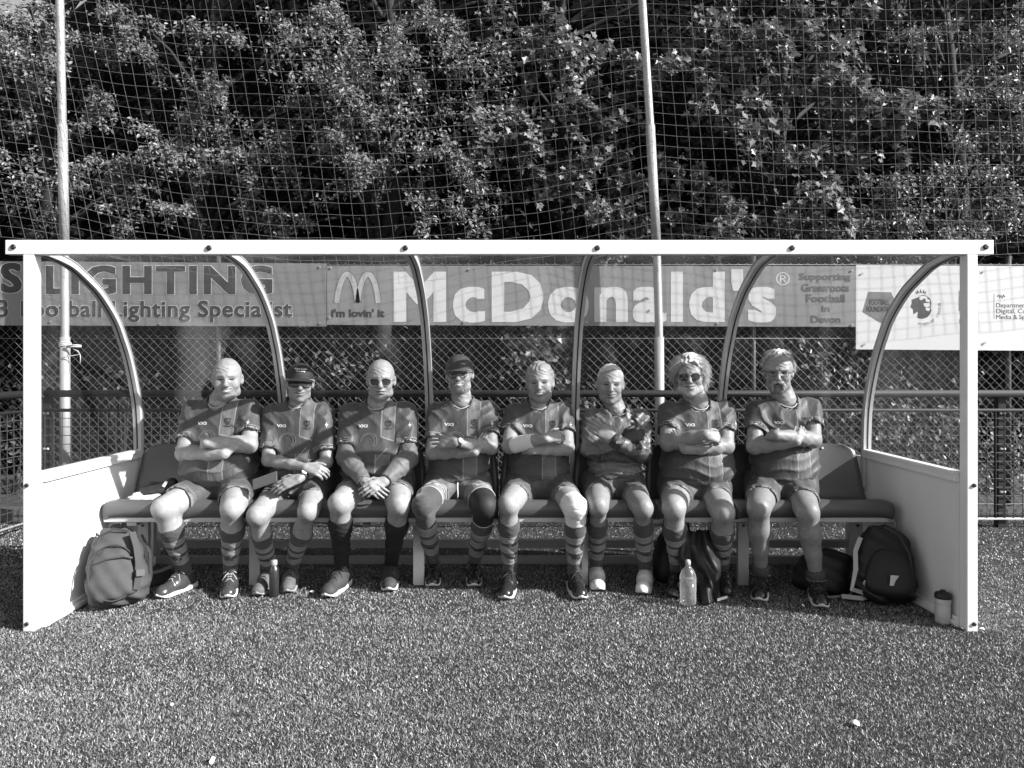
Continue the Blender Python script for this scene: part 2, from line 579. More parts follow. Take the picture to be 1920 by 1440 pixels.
def make_tree(base, height, clusters, nfront, label, lobed, leafsize, per, tone=0.1, group='trees growing on the bank behind the fence'):
    root = empty('tree', base, label, 'tree', group)
    bx, by, bz = base
    tr = MB()
    top = Vector((bx + random.uniform(-.3, .3), by + 0.2, bz + height))
    path = [Vector(base).lerp(top, t) + Vector((0.12 * math.sin(5 * t + bx), 0, 0)) for t in (0, .25, .5, .75, 1)]
    tr.tube(path, [0.13, 0.11, 0.085, 0.055, 0.02], 8)
    Vs, Fs, Ts, off = [], [], [], 0
    for ci, (c, ax, rad) in enumerate(clusters):
        c = Vector(c); front = ci < nfront
        h = min(max((c.z - bz) / height - 0.12, 0.15), 0.95)
        st = path[0].lerp(top, h)
        mid = st.lerp(c, 0.55) + Vector((0, 0, 0.12))
        tr.tube([st, mid, c, c + Vector(ax) * 0.45], [0.035, 0.022, 0.012, 0.004], 5, caps=False)
        n = int(per * random.uniform(0.8, 1.2) * (1 if front else 0.36))
        # leaves along side twigs of the bough so that the outline stays ragged
        ntw = 7
        tw = RNG.integers(0, ntw, n)
        tdir = RNG.normal(0, 1, (ntw, 3)) * np.array([1, .55, .75]); tdir /= np.linalg.norm(tdir, axis=1)[:, None]
        tbase = np.array(c)[None] + np.array(ax)[None] * RNG.uniform(-.6, .6, (ntw, 1))
        s = RNG.uniform(0.1, 1, n) ** 0.7
        pos = tbase[tw] + tdir[tw] * (s * rad)[:, None] + RNG.normal(0, rad * 0.11, (n, 3))
        pos[:, 2] -= 0.12 * s ** 2 * rad * 2
        up = np.tile(np.array([0.25, -0.45, 0.75]), (n, 1))
        size = leafsize * RNG.uniform(0.6, 1.25, n) * (1 if front else 1.9)
        t = tone * (1 if front else 0.22) * np.clip(RNG.normal(1, 0.22, n), 0.5, 1.7)  # back boughs toned down to paint the shade inside the crown
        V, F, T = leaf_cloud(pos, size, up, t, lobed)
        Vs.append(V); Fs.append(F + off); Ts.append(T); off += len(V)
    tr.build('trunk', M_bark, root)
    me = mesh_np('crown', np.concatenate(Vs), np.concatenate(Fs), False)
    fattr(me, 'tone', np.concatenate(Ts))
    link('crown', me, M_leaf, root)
    return root


def boughs(n, px0, px1, py0, py1, d0, d1, rad=0.34):
    out = []
    for _ in range(n):
        px = random.uniform(px0, px1); py = random.uniform(py0, py1); D = random.uniform(d0, d1)
        p = P(px, py, D)
        ax = (random.uniform(-.5, .5), random.uniform(-.35, 0.1), random.uniform(-.35, .15))
        out.append((p, ax, rad * random.uniform(0.7, 1.35)))
    return out


def spots(lst, D=8.1, rad=0.40):
    out = []
    for (px, py, r) in lst:
        p = P(px, py, D + random.uniform(-.25, .35))
        ax = (random.uniform(-.35, .35), random.uniform(-.3, 0), random.uniform(-.3, .1))
        out.append((p, ax, rad * r))
    return out


# boughs that stand out in the light, then those behind, with shade put in their tone
T1 = spots([(12, 45, .8), (55, 15, .8), (95, 95, .8), (20, 90, .7), (30, 180, 1), (60, 240, 1), (110, 330, .9), (40, 120, .9), (150, 60, 1), (200, 310, .8), (170, 200, .8), (20, 320, 1), (90, 410, .9), (240, 340, .7), (230, 400, .7)], 8.3)
T2 = spots([(270, 90, .9), (400, 60, .9), (350, 250, 1), (420, 265, 1.1), (480, 275, 1), (530, 300, .9), (400, 190, .8), (300, 260, .8), (470, 400, .9), (430, 330, .7), (330, 390, .6), (250, 30, .9), (540, 410, .7)], 8.1)
T3 = spots([(560, 80, 1.1), (640, 60, 1), (620, 120, 1.2), (690, 150, 1.2), (740, 40, 1), (780, 110, 1.1), (830, 170, 1), (870, 90, 1), (720, 210, 1.2), (660, 260, 1), (780, 220, 1), (860, 330, 1), (880, 380, .9), (840, 290, .7), (940, 150, 1.1), (600, 200, 1), (650, 320, 1), (700, 330, .7), (580, 20, 1), (810, 30, 1), (820, 400, .8)], 7.9)
T4 = spots([(960, 40, 1), (1060, 60, 1), (930, 240, 1.1), (1000, 100, 1), (1080, 130, .9), (1050, 210, 1), (960, 210, 1), (1120, 220, .9), (1020, 320, 1.1), (1080, 350, 1.1), (1110, 330, .9), (1130, 420, .8), (1180, 440, .9), (1160, 310, .7), (1190, 180, .8), (910, 260, .9), (990, 270, .6), (1150, 100, .7)], 8.1)
T5 = spots([(1300, 120, 1), (1360, 40, 1), (1380, 150, 1.1), (1440, 190, 1), (1500, 60, 1), (1560, 30, 1), (1540, 110, 1), (1360, 220, 1), (1450, 250, .9), (1560, 220, 1.1), (1600, 180, .9), (1640, 210, 1), (1700, 200, .9), (1580, 290, 1), (1660, 250, 1), (1330, 420, 1.1), (1380, 400, .8), (1290, 330, .6), (1420, 60, .9), (1560, 370, .9)], 7.9)
T6 = spots([(1640, 330, 1), (1700, 380, 1.1), (1620, 400, 1), (1760, 330, 1), (1830, 300, 1), (1890, 340, 1.1), (1800, 420, 1), (1880, 440, 1), (1740, 440, 1), (1860, 90, 1), (1900, 60, 1), (1820, 170, .9), (1900, 230, 1), (1720, 60, .8), (1600, 440, 1), (1680, 450, 1), (1500, 430, .8), (1870, 160, .8)], 8.2)
trees = [
    (T1, (P(60, 900, 8.9)), 'sparse tree with sky showing through, far left behind the net', False, 0.05),
    (T2, (P(380, 900, 8.8)), 'oak-like tree with drooping sprays between the left net pole and the middle', False, 0.05),
    (T3, (P(720, 900, 8.6)), 'leafiest sunlit tree above the middle of the dugout, left of centre', False, 0.052),
    (T4, (P(1040, 900, 8.8)), 'tree with lobed leaves just left of the right net pole', True, 0.08),
    (T5, (P(1470, 900, 8.6)), 'sycamore-like tree with hanging lobed leaves right of the right net pole', True, 0.088),
    (T6, (P(1800, 900, 8.9)), 'fine-leaved tree at the right edge behind the net', False, 0.05),
]
for i, (sp, base, label, lobed, ls) in enumerate(trees):
    px = 160 + i * 330
    extra = boughs(9, px - 230, px + 230, -20, 450, 9.0, 9.9, 0.42) + boughs(34, px - 260, px + 320, -560, -80, 8.3, 9.8, 0.6)  # the high set, above the view, is added to shade deeper leaves
    base = Vector((base.x, base.y, 0.1))
    make_tree(base, 6.8, sp + extra, len(sp), label, lobed, ls, 300 if lobed else 640, tone=0.18)

# dense far layer of the wood: one mass of leaves, deep shade put in the tone
n = 26000
x = RNG.uniform(-10, 10, n); t = RNG.uniform(0.02, 1, n)
y = 9.1 + 3.9 * t + RNG.normal(0, .35, n) - 0.1
z = 9.3 * t ** 0.8 + RNG.normal(0, .25, n)
keep = ~((x < -6.3) & (z > 6.3 + RNG.normal(0, .5, n)))
pos = np.stack([x, y, z], 1)[keep]; n = len(pos)
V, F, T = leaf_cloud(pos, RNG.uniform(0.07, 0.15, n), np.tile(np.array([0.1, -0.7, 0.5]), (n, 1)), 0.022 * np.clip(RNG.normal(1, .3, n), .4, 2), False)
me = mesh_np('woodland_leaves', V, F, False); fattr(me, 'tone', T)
tag(link('woodland_leaves', me, M_shadeleaf), 'leaf mass of the wood beyond the trees, with shade put in its colour', 'woodland', kind='stuff')

# ivy and brambles seen low down through the fence
def shrub(label, px, py, D, w, h, n, size, tone, lobed):
    c = P(px, py, D)
    root = empty('shrub', (c.x, D, 0.05), label, 'shrub', 'undergrowth behind the fence')
    s = MB()
    for k in range(5):
        e = c + Vector((random.uniform(-w, w) * .6, random.uniform(-.1, .1), random.uniform(-h, h) * .7))
        s.tube([(c.x + random.uniform(-.06, .06), D, 0.02), ((c.x + e.x) / 2, D, e.z * .55), e], [0.012, 0.008, 0.003], 5)
    s.build('stem', M_bark, root)
    pos = np.array(c)[None] + RNG.normal(0, 1, (n, 3)) * np.array([w * .45, .12, h * .45])
    V, F, T = leaf_cloud(pos, size * RNG.uniform(.6, 1.3, n), np.tile(np.array([0.2, -0.7, 0.5]), (n, 1)), tone * np.clip(RNG.normal(1, .25, n), .4, 2), lobed)
    me = mesh_np('foliage', V, F, False); fattr(me, 'tone', T)
    link('foliage', me, M_leaf, root)


shrub('pale ivy spray climbing the chain-link fence above the fifth player', 1005, 655, 6.85, .32, .55, 330, .06, .2, True)
shrub('low bramble seen through the fence between the fifth and sixth players', 1110, 755, 7.0, .5, .22, 200, .06, .17, True)
shrub('small sprig behind the fence left of the first player', 225, 715, 7.0, .35, .25, 70, .06, .13, False)
shrub('dark bush behind the fence at the far left', 20, 790, 7.2, .5, .6, 300, .055, .16, False)
shrub('leafy bush beyond the fence at the right edge, outside the dugout', 1880, 880, 7.3, .55, .6, 600, .06, .17, False)
shrub('bush behind the right side window of the dugout', 1700, 800, 7.3, .7, .55, 330, .06, .13, True)
shrub('faint weeds behind the fence above the eighth player', 1560, 690, 7.4, .7, .35, 130, .06, .12, False)
shrub('dim leaves behind the fence between the second and third players', 640, 690, 7.4, .6, .35, 150, .06, .11, False)

# ------------------------------------------------------------------ chain-link fence with banners
FY = 6.62
fence = empty('chain_link_fence', (0, FY, 0), 'wire chain-link fence with diamond mesh behind the dugout', 'fence')
V = []; F = []
cell = 0.078; x0, x1, z0, z1 = -5.6, 5.6, 0.05, 2.24
nz = int((z1 - z0) / (cell / 2)); nxw = int((x1 - x0) / cell)
mb_v, mb_f = [], []
for i in range(nxw):
    for par in (0,):
        for j in range(nz):
            za = z0 + j * cell / 2; zb = za + cell / 2
            s = 1 if j % 2 == 0 else -1
            for (xa, xb, yo) in ((x0 + i * cell + (0 if s > 0 else cell / 2), x0 + i * cell + (cell / 2 if s > 0 else 0), 0.0015),
                                 (x0 + i * cell + (cell if s > 0 else cell / 2), x0 + i * cell + (cell / 2 if s > 0 else cell), -0.0015)):
                r = 0.00115
                b = len(mb_v)
                q = 1 if xb > xa else -1; r *= .85 if q > 0 else 1.0
                for (xx, zz) in ((xa, za), (xb, zb)):
                    mb_v += [(xx - r * q, FY + yo, zz + r * .6), (xx + r * q, FY + yo - r, zz), (xx + r * .2 * q, FY + yo + r, zz - r * .6)]
                mb_f += [(b, b + 1, b + 4, b + 3), (b + 1, b + 2, b + 5, b + 4), (b + 2, b, b + 3, b + 5)]
o = link('wire_mesh', mesh_np('wire_mesh', np.array(mb_v), np.array(mb_f), True), M_wire, fence)
tag(o, kind='stuff')
for z in (2.22, 1.56, 0.08):
    m = MB(); m.tube([(-5.6, FY - .003, z), (5.6, FY - .003, z)], 0.002, 5); m.build('line_wire', M_wire, fence)
for x in (-4.9, -2.62, 2.2, 4.5):
    m = MB(); m.tube([(x, FY + .05, 0), (x, FY + .05, 2.3)], 0.022, 8); m.build('post', mat('fence_post_dark', 0.06, .5, .2), fence)


def banner(name, px0, px1, py0l, py0r, py1l, py1r, D, material, label, parent=None):
    a, b, c, d = P(px0, py0l, D), P(px1, py0r, D), P(px1, py1r, D), P(px0, py1l, D)
    n = 24; V = []; F = []
    for i in range(n + 1):
        t = i / n
        for k, (p, q) in enumerate(((a, b), (d, c))):
            v = p.lerp(q, t); V.append((v.x, v.y, v.z))
    V = np.array(V)
    W = np.concatenate([V, V + np.array([0, 0.006, 0])])
    m = 2 * (n + 1)
    for i in range(n):
        F += [(2 * i, 2 * i + 1, 2 * i + 3, 2 * i + 2), (m + 2 * i, m + 2 * i + 2, m + 2 * i + 3, m + 2 * i + 1),
              (2 * i, 2 * i + 2, m + 2 * i + 2, m + 2 * i), (2 * i + 1, m + 2 * i + 1, m + 2 * i + 3, 2 * i + 3)]
    F += [(0, m, m + 1, 1), (2 * n, 2 * n + 1, m + 2 * n + 1, m + 2 * n)]
    o = link(name, mesh_np(name, W, np.array(F), False), material)
    return tag(o, label, 'banner', 'banners hung on the fence')


def lettering(body, box, D, material, parent, bold=0.0, name='lettering', spacing=1.0, italic=0.0, grow=0.0, heavy=0.0):
    """text fitted to a photo box (x0, x1, ytop, ybottom) on the plane y = D"""
    uv, F, asp = text_shape(body, bold, spacing)
    a = P(box[0], box[3], D); b = P(box[1], box[2], D)
    a = a - Vector((grow, 0, grow)); b = b + Vector((grow, 0, grow))
    V = []; F0 = F; F = []
    if heavy: a = a + Vector((heavy, 0, heavy)); b = b - Vector((heavy, 0, heavy))
    for ci in range(9 if heavy else 1):
        hx_, hz_ = ((0, 0), (1, 0), (1, 1), (0, 1), (-1, 1), (-1, 0), (-1, -1), (0, -1), (1, -1))[ci]; hx_ *= heavy; hz_ *= heavy * .8
        F += [tuple(i + len(V) for i in f) for f in F0]
        V += [(a.x + u * (b.x - a.x) + italic * v + hx_, D - .00012 * ci, a.z + v * (b.z - a.z) + hz_) for u, v in uv]
    me = bpy.data.meshes.new(name); me.from_pydata(V, [], F); me.update()
    return link(name, me, material, parent)


def flat(pts, D, material, parent, name='emblem'):
    """flat printed shape from photo points"""
    V = [P(x, y, D) for x, y in pts]
    me = bpy.data.meshes.new(name); me.from_pydata([tuple(v) for v in V], [], [tuple(reversed(range(len(V))))]); me.update()
    bm = bmesh.new(); bm.from_mesh(me); bmesh.ops.triangulate(bm, faces=bm.faces[:]); bm.to_mesh(me); bm.free()
    return link(name, me, material, parent)


def strip(pts, w, D, material, parent, name='emblem'):
    """flat printed stroke along photo points"""
    P3 = [P(x, y, D) for x, y in pts]; V = []; F = []
    ws = w if isinstance(w, (list, tuple)) else [w] * len(pts)
    for i, p in enumerate(P3):
        t = (P3[min(i + 1, len(P3) - 1)] - P3[max(i - 1, 0)]).normalized()
        nrm = Vector((-t.z, 0, t.x)) * ws[i] / 2
        V += [tuple(p + nrm), tuple(p - nrm)]
    for i in range(len(P3) - 1): F.append((2 * i, 2 * i + 1, 2 * i + 3, 2 * i + 2))
    me = bpy.data.meshes.new(name); me.from_pydata(V, [], F); me.update()
    return link(name, me, material, parent)


M_ban1 = mat('banner_vinyl_grey', 0.20, 0.55, 0.12, 5, bump=0.08, bs=9)
M_ban2 = mat('banner_vinyl_mid', 0.225, 0.6, 0.10, 6, bump=0.06, bs=7)
M_ban3 = mat('banner_board_white', 0.66, 0.5, 0.05, 4)
M_print_dark = mat('print_dark', 0.045, 0.6, 0.15, 8)
M_print_white = mat('print_white', 0.60, 0.6, 0.10, 12)
M_print_black = mat('print_black', 0.03, 0.6, 0.1)
M_print_grey = mat('print_grey', 0.17, 0.6, 0.1)
BD = 6.575
b1 = banner('banner', -60, 612, 489, 494, 610, 612, BD, M_ban1, 'grey banner reading LIGHTING and Football Lighting Specialist, at the left')
for body, bx in (('S', (1, 41, 492, 550)), ('LIGHTING', (86, 511, 497, 553))):
    lettering(body, bx, BD - .0009, M_print_white, b1, 0.0, 'letter_outline', 1.14, grow=0.006, heavy=.020)
    lettering(body, bx, BD - .0024, M_print_dark, b1, 0.0, spacing=1.14, heavy=.014)
for body, bx in (('3', (-6, 15, 561, 596)), ('Football Lighting Specialist', (39, 548, 563, 604))):
    lettering(body, bx, BD - .0009, M_print_white, b1, 0.0, 'letter_outline', 1.06, grow=0.004, heavy=.010)
    lettering(body, bx, BD - .0024, M_print_dark, b1, 0.0, spacing=1.06, heavy=.006)
b2 = banner('banner', 613, 1605, 498, 499, 609, 613, BD, M_ban2, 'long mid-grey banner with big white McDonald\'s lettering in the middle')
lettering("McDonald's", (738, 1455, 504, 606), BD - .0009, M_print_white, b2, 0.0, spacing=1.10, heavy=.024)
lettering("i'm lovin' it", (621, 721, 579, 595), BD - .0009, M_print_dark, b2, 0.0, heavy=.0045)
lettering('®', (1455, 1481, 510, 535), BD - .0009, M_print_white, b2, 0.0)
for body, bx in (('Supporting', (1498, 1595, 512, 529)), ('Grassroots', (1502, 1592, 532, 547)), ('Football', (1511, 1584, 552, 567)), ('in', (1540, 1556, 573, 585)), ('Devon', (1520, 1576, 592, 606))):
    lettering(body, bx, BD - .0009, mat('print_dim', 0.09, .6, .1), b2, 0.0, heavy=.004)
for w, mm, yo in ((0.062, M_print_grey, .0009), (0.046, mat('print_pale', 0.40, .6, .1), .0020)):
    ar = []
    for cx in (651, 690):
        hw = 19.5
        ar.append([(cx - hw + 2 * hw * t / 14, 568 - 54 * math.sin(math.pi * t / 14) ** 0.62) for t in range(15)])
    for a in ar: strip(a, w, BD - yo, mm, b2, 'arch_emblem')
b3 = banner('banner', 1605, 1990, 497, 499, 655, 658, BD, M_ban3, 'white sponsor board with small crests at the right')
flat([(1628, 547), (1671, 548), (1684, 579), (1652, 606), (1617, 585)], BD - .0009, M_print_grey, b3)
lettering('FOOTBALL', (1630, 1668, 561, 572), BD - .0024, M_print_black, b3, 0.006)
lettering('FOUNDATION', (1625, 1675, 574, 585), BD - .0024, M_print_black, b3, 0.006)
# lion's head emblem with crown
k = 0.2083
def L(x, y): return (1640 + x * k, 460 + y * k)
flat([L(*q) for q in ((385, 470), (430, 445), (470, 455), (500, 480), (512, 520), (505, 560), (512, 590), (495, 625), (470, 650), (430, 662), (385, 655), (388, 595), (350, 622), (345, 575), (322, 555), (335, 515), (330, 490), (360, 478))], BD - .0009, M_print_black, b3)
for q in (((400, 465), (430, 452), (470, 462), (478, 480), (440, 478), (425, 495), (405, 490)), ((455, 480), (495, 490), (498, 512), (462, 506)), ((440, 522), (495, 518), (500, 545), (470, 560), (445, 548)), ((458, 562), (500, 562), (490, 592), (462, 585))):
    flat([L(*p) for p in q], BD - .0024, M_ban3, b3)
for (a, b, c) in (((372, 440), (390, 432), (366, 412)), ((385, 432), (402, 428), (383, 398)), ((405, 428), (425, 428), (414, 392)), ((428, 428), (446, 432), (444, 396)), ((442, 432), (460, 438), (462, 408))):
    flat([L(*a), L(*b), L(*c)], BD - .0009, M_print_black, b3)
import itertools
word = 'Premier League'
for i, ch in enumerate(word):
    if ch == ' ': continue
    t = i / (len(word) - 1); an = math.radians(100 - 112 * t)
    cx, cy = L(428, 560); r = 33
    px, py = cx + r * math.cos(an), cy + r * math.sin(an) * 0.95
    uv, F, asp = text_shape(ch, 0.0)
    hgt = 0.024; wd = hgt * min(asp, 1.0); ro = math.radians(90) - an
    c = P(px, py, BD - .0009); V = []
    for u, v in uv:
        xx, zz = (u - .5) * wd, (v - .5) * hgt
        V.append((c.x + xx * math.cos(ro) - zz * math.sin(ro), c.y, c.z + xx * math.sin(ro) + zz * math.cos(ro)))
    me = bpy.data.meshes.new('lettering'); me.from_pydata(V, [], F); link('lettering', me, M_print_grey, b3)
flat([(1798, 545), (1828, 545), (1828, 552), (1798, 552)], BD - .0009, M_print_grey, b3)
strip([(1799, 553), (1799, 582), (1813, 594), (1827, 582), (1827, 553)], 0.012, BD - .0009, M_print_grey, b3)
lettering('THE', (1803, 1824, 556, 564), BD - .0009, M_print_grey, b3)
lettering('FA', (1799, 1822, 598, 606), BD - .0009, M_print_grey, b3, 0.02)
strip([(1864, 551), (1864, 598)], 0.004, BD - .0009, M_print_grey, b3)
for i, body in enumerate(('Department for', 'Digital, Culture,', 'Media & Sport')):
    y = 568 + i * 11
    wdt = (76, 84, 70)[i]
    lettering(body, (1868, 1868 + wdt, y, y + (11 if 'p' in body or 'g' in body else 9)), BD - .0009, M_print_black, b3)
strip([(1870, 556), (1873, 553), (1875, 559), (1877, 553), (1879, 559), (1882, 553), (1884, 557)], 0.012, BD - .0009, M_print_dark, b3)
for (b, pts) in ((b1, ((600, 500), (600, 606), (300, 607), (95, 603))), (b2, ((621, 502), (618, 595), (880, 505), (870, 604), (1100, 604), (1344, 506), (1346, 606), (1598, 507), (1598, 609))),
                 (b3, ((1617, 513), (1621, 646), (1845, 509), (1847, 643)))):
    for (px, py) in pts:
        m = MB(); c = P(px, py, BD - .006); m.tube([c, c + Vector((0, -.004, 0))], 0.010, 8); m.build('eyelet', M_steel, b)

# ------------------------------------------------------------------ ball-stop net on leaning poles
def net_pole(pts, label, sleeves):
    a = pts[-1]
    root = empty('net_pole', (a.x, a.y, 0), label, 'pole', 'poles carrying the ball-stop net')
    m = MB(); m.tube([(a.x, a.y, 0)] + list(reversed(pts)), 0.034, 12); m.build('shaft', M_steel, root)
    for (t0, t1, r) in sleeves:
        def at(py):
            z = CAM_H + (683 - py) * pts[0].y / FPX
            q = sorted(pts, key=lambda p: p.z)
            for u, v in zip(q, q[1:]):
                if u.z <= z <= v.z: return u.lerp(v, (z - u.z) / (v.z - u.z))
            return Vector((q[0].x, q[0].y, z))
        m = MB(); m.tube([at(t0), at(t1)], r, 12); m.build('sleeve', M_steel, root)
    return root


ND = 6.36
pl = net_pole([P(108, -140, ND), P(112, 0, ND), P(117, 235, ND), P(121, 450, ND), P(122, 640, ND), P(122, 900, ND)], 'pale steel net pole at the left, rope tied round it', ((235, 468, .040), (632, 930, .041)))
net_pole([P(1196, -140, ND), P(1204, 0, ND), P(1219, 235, ND), P(1231, 450, ND), P(1236, 640, ND), P(1238, 900, ND)], 'pale steel net pole leaning left, right of the middle', ((235, 480, .040), (632, 930, .041)))
rope = MB()
for dz in (0, .012, .026):
    c = P(122, 650, ND)
    rope.tube([c + Vector((.047 * math.cos(a), .047 * math.sin(a), dz + .012 * math.cos(a + 1))) for a in [i * math.pi / 8 for i in range(16)]], 0.005, 5, closed=True)
rope.tube([P(124, 649, ND - .05), P(140, 647, ND - .05), P(152, 648, ND - .05)], 0.007, 5)
rope.tube([P(124, 652, ND - .05), P(138, 650, ND - .05), P(152, 650, ND - .05)], 0.006, 5)
rope.tube([P(138, 655, ND - .05), P(146, 658, ND - .05), P(150, 664, ND - .05), P(130, 668, ND - .05), P(112, 672, ND - .05)], 0.004, 5)
rope.tube([P(150, 664, ND - .05), P(151, 672, ND - .05), P(150, 682, ND - .05)], 0.003, 5)
tag(rope.build('rope', mat('white_rope', 0.7, .8, .1)), 'white rope knotted round the left net pole', 'rope')

NY = 6.24
cw = 0.0985
gx = np.arange(-6.2, 6.2, cw); gz = np.arange(2.24, 5.2, cw * 0.94)
xpole = [P(120, 450, NY).x, P(1231, 450, NY).x]


def net_pt(x, z):
    # sag between the poles, threads leaning like the poles
    p0, p1 = xpole
    period = p1 - p0
    u = ((x - p0) / period) % 1.0
    sag = 0.34 * (4 * u * (1 - u)) * (0.45 + 0.55 * min(1, (5.2 - z) / 2.6))
    if x < p0: sag = -0.10 * min(1, (p0 - x)) * 1.2
    if x > p1: sag = 0.10 * (4 * u * (1 - u))
    lean = 0.30 * math.exp(-((x - (p0 + 0.5)) / 3.2) ** 2) + 0.10
    xx = x - lean * (z - 2.05) * 0.55
    yy = NY - 0.10 * math.sin(math.pi * u) + 0.012 * math.sin(x * 3.3 + z * 2)
    return (xx + .006 * math.sin(x * 7 + z * 5), yy, z - sag + 0.10 + .006 * math.sin(x * 9 + z * 3))


NV = np.array([[net_pt(x, z) for z in gz] for x in gx])
net_v, net_f = [], []


def seg(a, b, r=0.0014):
    t = b - a; t = t / np.linalg.norm(t)
    u = np.cross(t, (0, 1, 0)); u /= np.linalg.norm(u); w = np.cross(t, u)
    b0 = len(net_v)
    for p in (a, b):
        for k in range(3):
            an = 2 * math.pi * k / 3
            net_v.append(p + (u * math.cos(an) + w * math.sin(an)) * r)
    for k in range(3): net_f.append((b0 + k, b0 + (k + 1) % 3, b0 + 3 + (k + 1) % 3, b0 + 3 + k))


for i in range(len(gx)):
    for j in range(len(gz)):
        if i + 1 < len(gx): seg(NV[i, j], NV[i + 1, j])
        if j + 1 < len(gz): seg(NV[i, j], NV[i, j + 1])
o = link('ball_stop_net', mesh_np('ball_stop_net', np.array(net_v), np.array(net_f)), M_netcord)
tag(o, 'pale square-mesh ball-stop net hanging above the fence', 'net')

# ------------------------------------------------------------------ pitch barrier
BY = 6.0
CX = P(85, 738, BY).x
ZR = P(0, 738, BY).z


def barrier(label, p0, p1, posts):
    p0, p1 = Vector(p0), Vector(p1)
    d = (p1 - p0).normalized(); L = (p1 - p0).length
    nrm = Vector((d.y, -d.x, 0))
    if nrm.y > 0: nrm = -nrm
    root = empty('pitch_barrier', p0, label, 'barrier', 'dark rail barriers round the pitch')
    m = MB(); m.tube([p0 + Vector((0, 0, ZR)), p1 + Vector((0, 0, ZR))], 0.030, 12); m.build('top_rail', M_rail, root)
    m = MB(); m.tube([p0 + Vector((0, 0, ZR - .135)), p1 + Vector((0, 0, ZR - .135))], 0.014, 8); m.build('mesh_top_wire', M_rail, root)
    w = MB()
    z = ZR - 0.20
    while z > 0.10:
        w.tube([p0 + Vector((0, 0, z)), p1 + Vector((0, 0, z))], 0.0042, 4, caps=False); z -= 0.070
    n = int(L / 0.072)
    for i in range(n + 1):
        q = p0.lerp(p1, i / n)
        w.tube([q + Vector((0, 0, .08)) + nrm * .006, q + Vector((0, 0, ZR - .14)) + nrm * .006], 0.0028, 4, caps=False)
    tag(w.build('mesh_panel', mat('dark_green_paint_wire', 0.06, 0.4, 0.2), root), kind='stuff')
    m = MB(); m.tube([p0 + Vector((0, 0, .075)), p1 + Vector((0, 0, .075))], 0.010, 6); m.build('bottom_wire', mat('worn_wire', .4, .5, .4, 30), root)
    for t in posts:
        q = p0.lerp(p1, t) - nrm * 0.045
        a = d * .030; b = nrm * .03
        m = MB(); m.prism([q - a - b, q + a - b, q + a + b, q - a + b], (0, 0, ZR - .03)); po = m.build('post', M_rail, root)
        for z in (ZR - .16, ZR - .45, ZR - .80):
            for s in (-.014, .014):
                m = MB(); c = q + d * s + nrm * .032 + Vector((0, 0, z)); m.tube([c, c + nrm * .008, c + nrm * .012], [.011, .011, .004], 8); m.build('bolt', M_boltzinc, po)
    return root


barrier('dark barrier with mesh panels running behind the dugout', (CX, BY, 0), (5.6, BY, 0), (0.0, 0.278, 0.555, 0.83))
barrier('dark barrier with mesh panels running forward at the left edge', (CX - .06, BY, 0), (CX - .12, 3.6, 0), (0.5,))

# ------------------------------------------------------------------ dugout
FRONT = 3.705
XL, XR = -2.36, 2.272          # left and right side walls
dug = empty('dugout', (0, FRONT, 0), 'white framed team dugout with curved clear roof over the bench', 'dugout')
beam = MB(); beam.bbox(P(15, 0, 3.69).x, P(1858, 0, 3.69).x, 3.668, 3.716, P(0, 477, 3.67).z, P(0, 450, 3.67).z, .003)
beam_o = beam.build('front_beam', M_white, dug)
for px in (25, 392, 760, 1120, 1485, 1848):
    c = P(px, 465 if 100 < px < 1800 else 463, 3.668)
    m = MB(); m.tube([c, c + Vector((0, -.005, 0)), c + Vector((0, -.008, 0))], [.0135, .0135, .008], 12); m.build('bolt', M_bolt, beam_o)
ZB = P(0, 477.5, 3.69).z
for s in (-1, 1):
    xo = P(43, 0, 3.67).x if s < 0 else P(1833, 0, 3.67).x
    w = 0.054
    x0, x1 = (xo, xo + w) if s < 0 else (xo - w, xo)
    m = MB(); m.bbox(x0, x1, 3.668, 3.73, 0, ZB - .002, .004)
    po = m.build('front_post', M_white, dug)
    for py in (910, 1170):
        xx = (x0 + .021 if s < 0 else x1 - .019); c = P(0, py, 3.668)
        m = MB(); m.tube([(xx, 3.668, c.z), (xx, 3.662, c.z), (xx, 3.660, c.z)], [.010, .010, .006], 12); m.build('bolt', M_bolt, po)

ARCH = [(.03, 1.895), (.145, 1.883), (.27, 1.86), (.385, 1.815), (.53, 1.745), (.655, 1.652), (.735, 1.575), (.795, 1.49), (.85, 1.405), (.895, 1.315), (.945, 1.19), (.985, 1.05), (1.0, .90), (1.005, .76), (1.01, .55)]


def smooth_path(pts, sub=3):
    out = []
    P2 = [Vector((p[0], p[1], 0)) for p in pts]
    for i in range(len(P2) - 1):
        p0, p1, p2, p3 = P2[max(i - 1, 0)], P2[i], P2[i + 1], P2[min(i + 2, len(P2) - 1)]
        for k in range(sub):
            t = k / sub
            out.append(0.5 * ((2 * p1) + (p2 - p0) * t + (2 * p0 - 5 * p1 + 4 * p2 - p3) * t * t + (3 * p1 - p0 - 3 * p2 + p3) * t ** 3))
    out.append(P2[-1])
    return [(q.x, q.y) for q in out]


AP = smooth_path(ARCH)


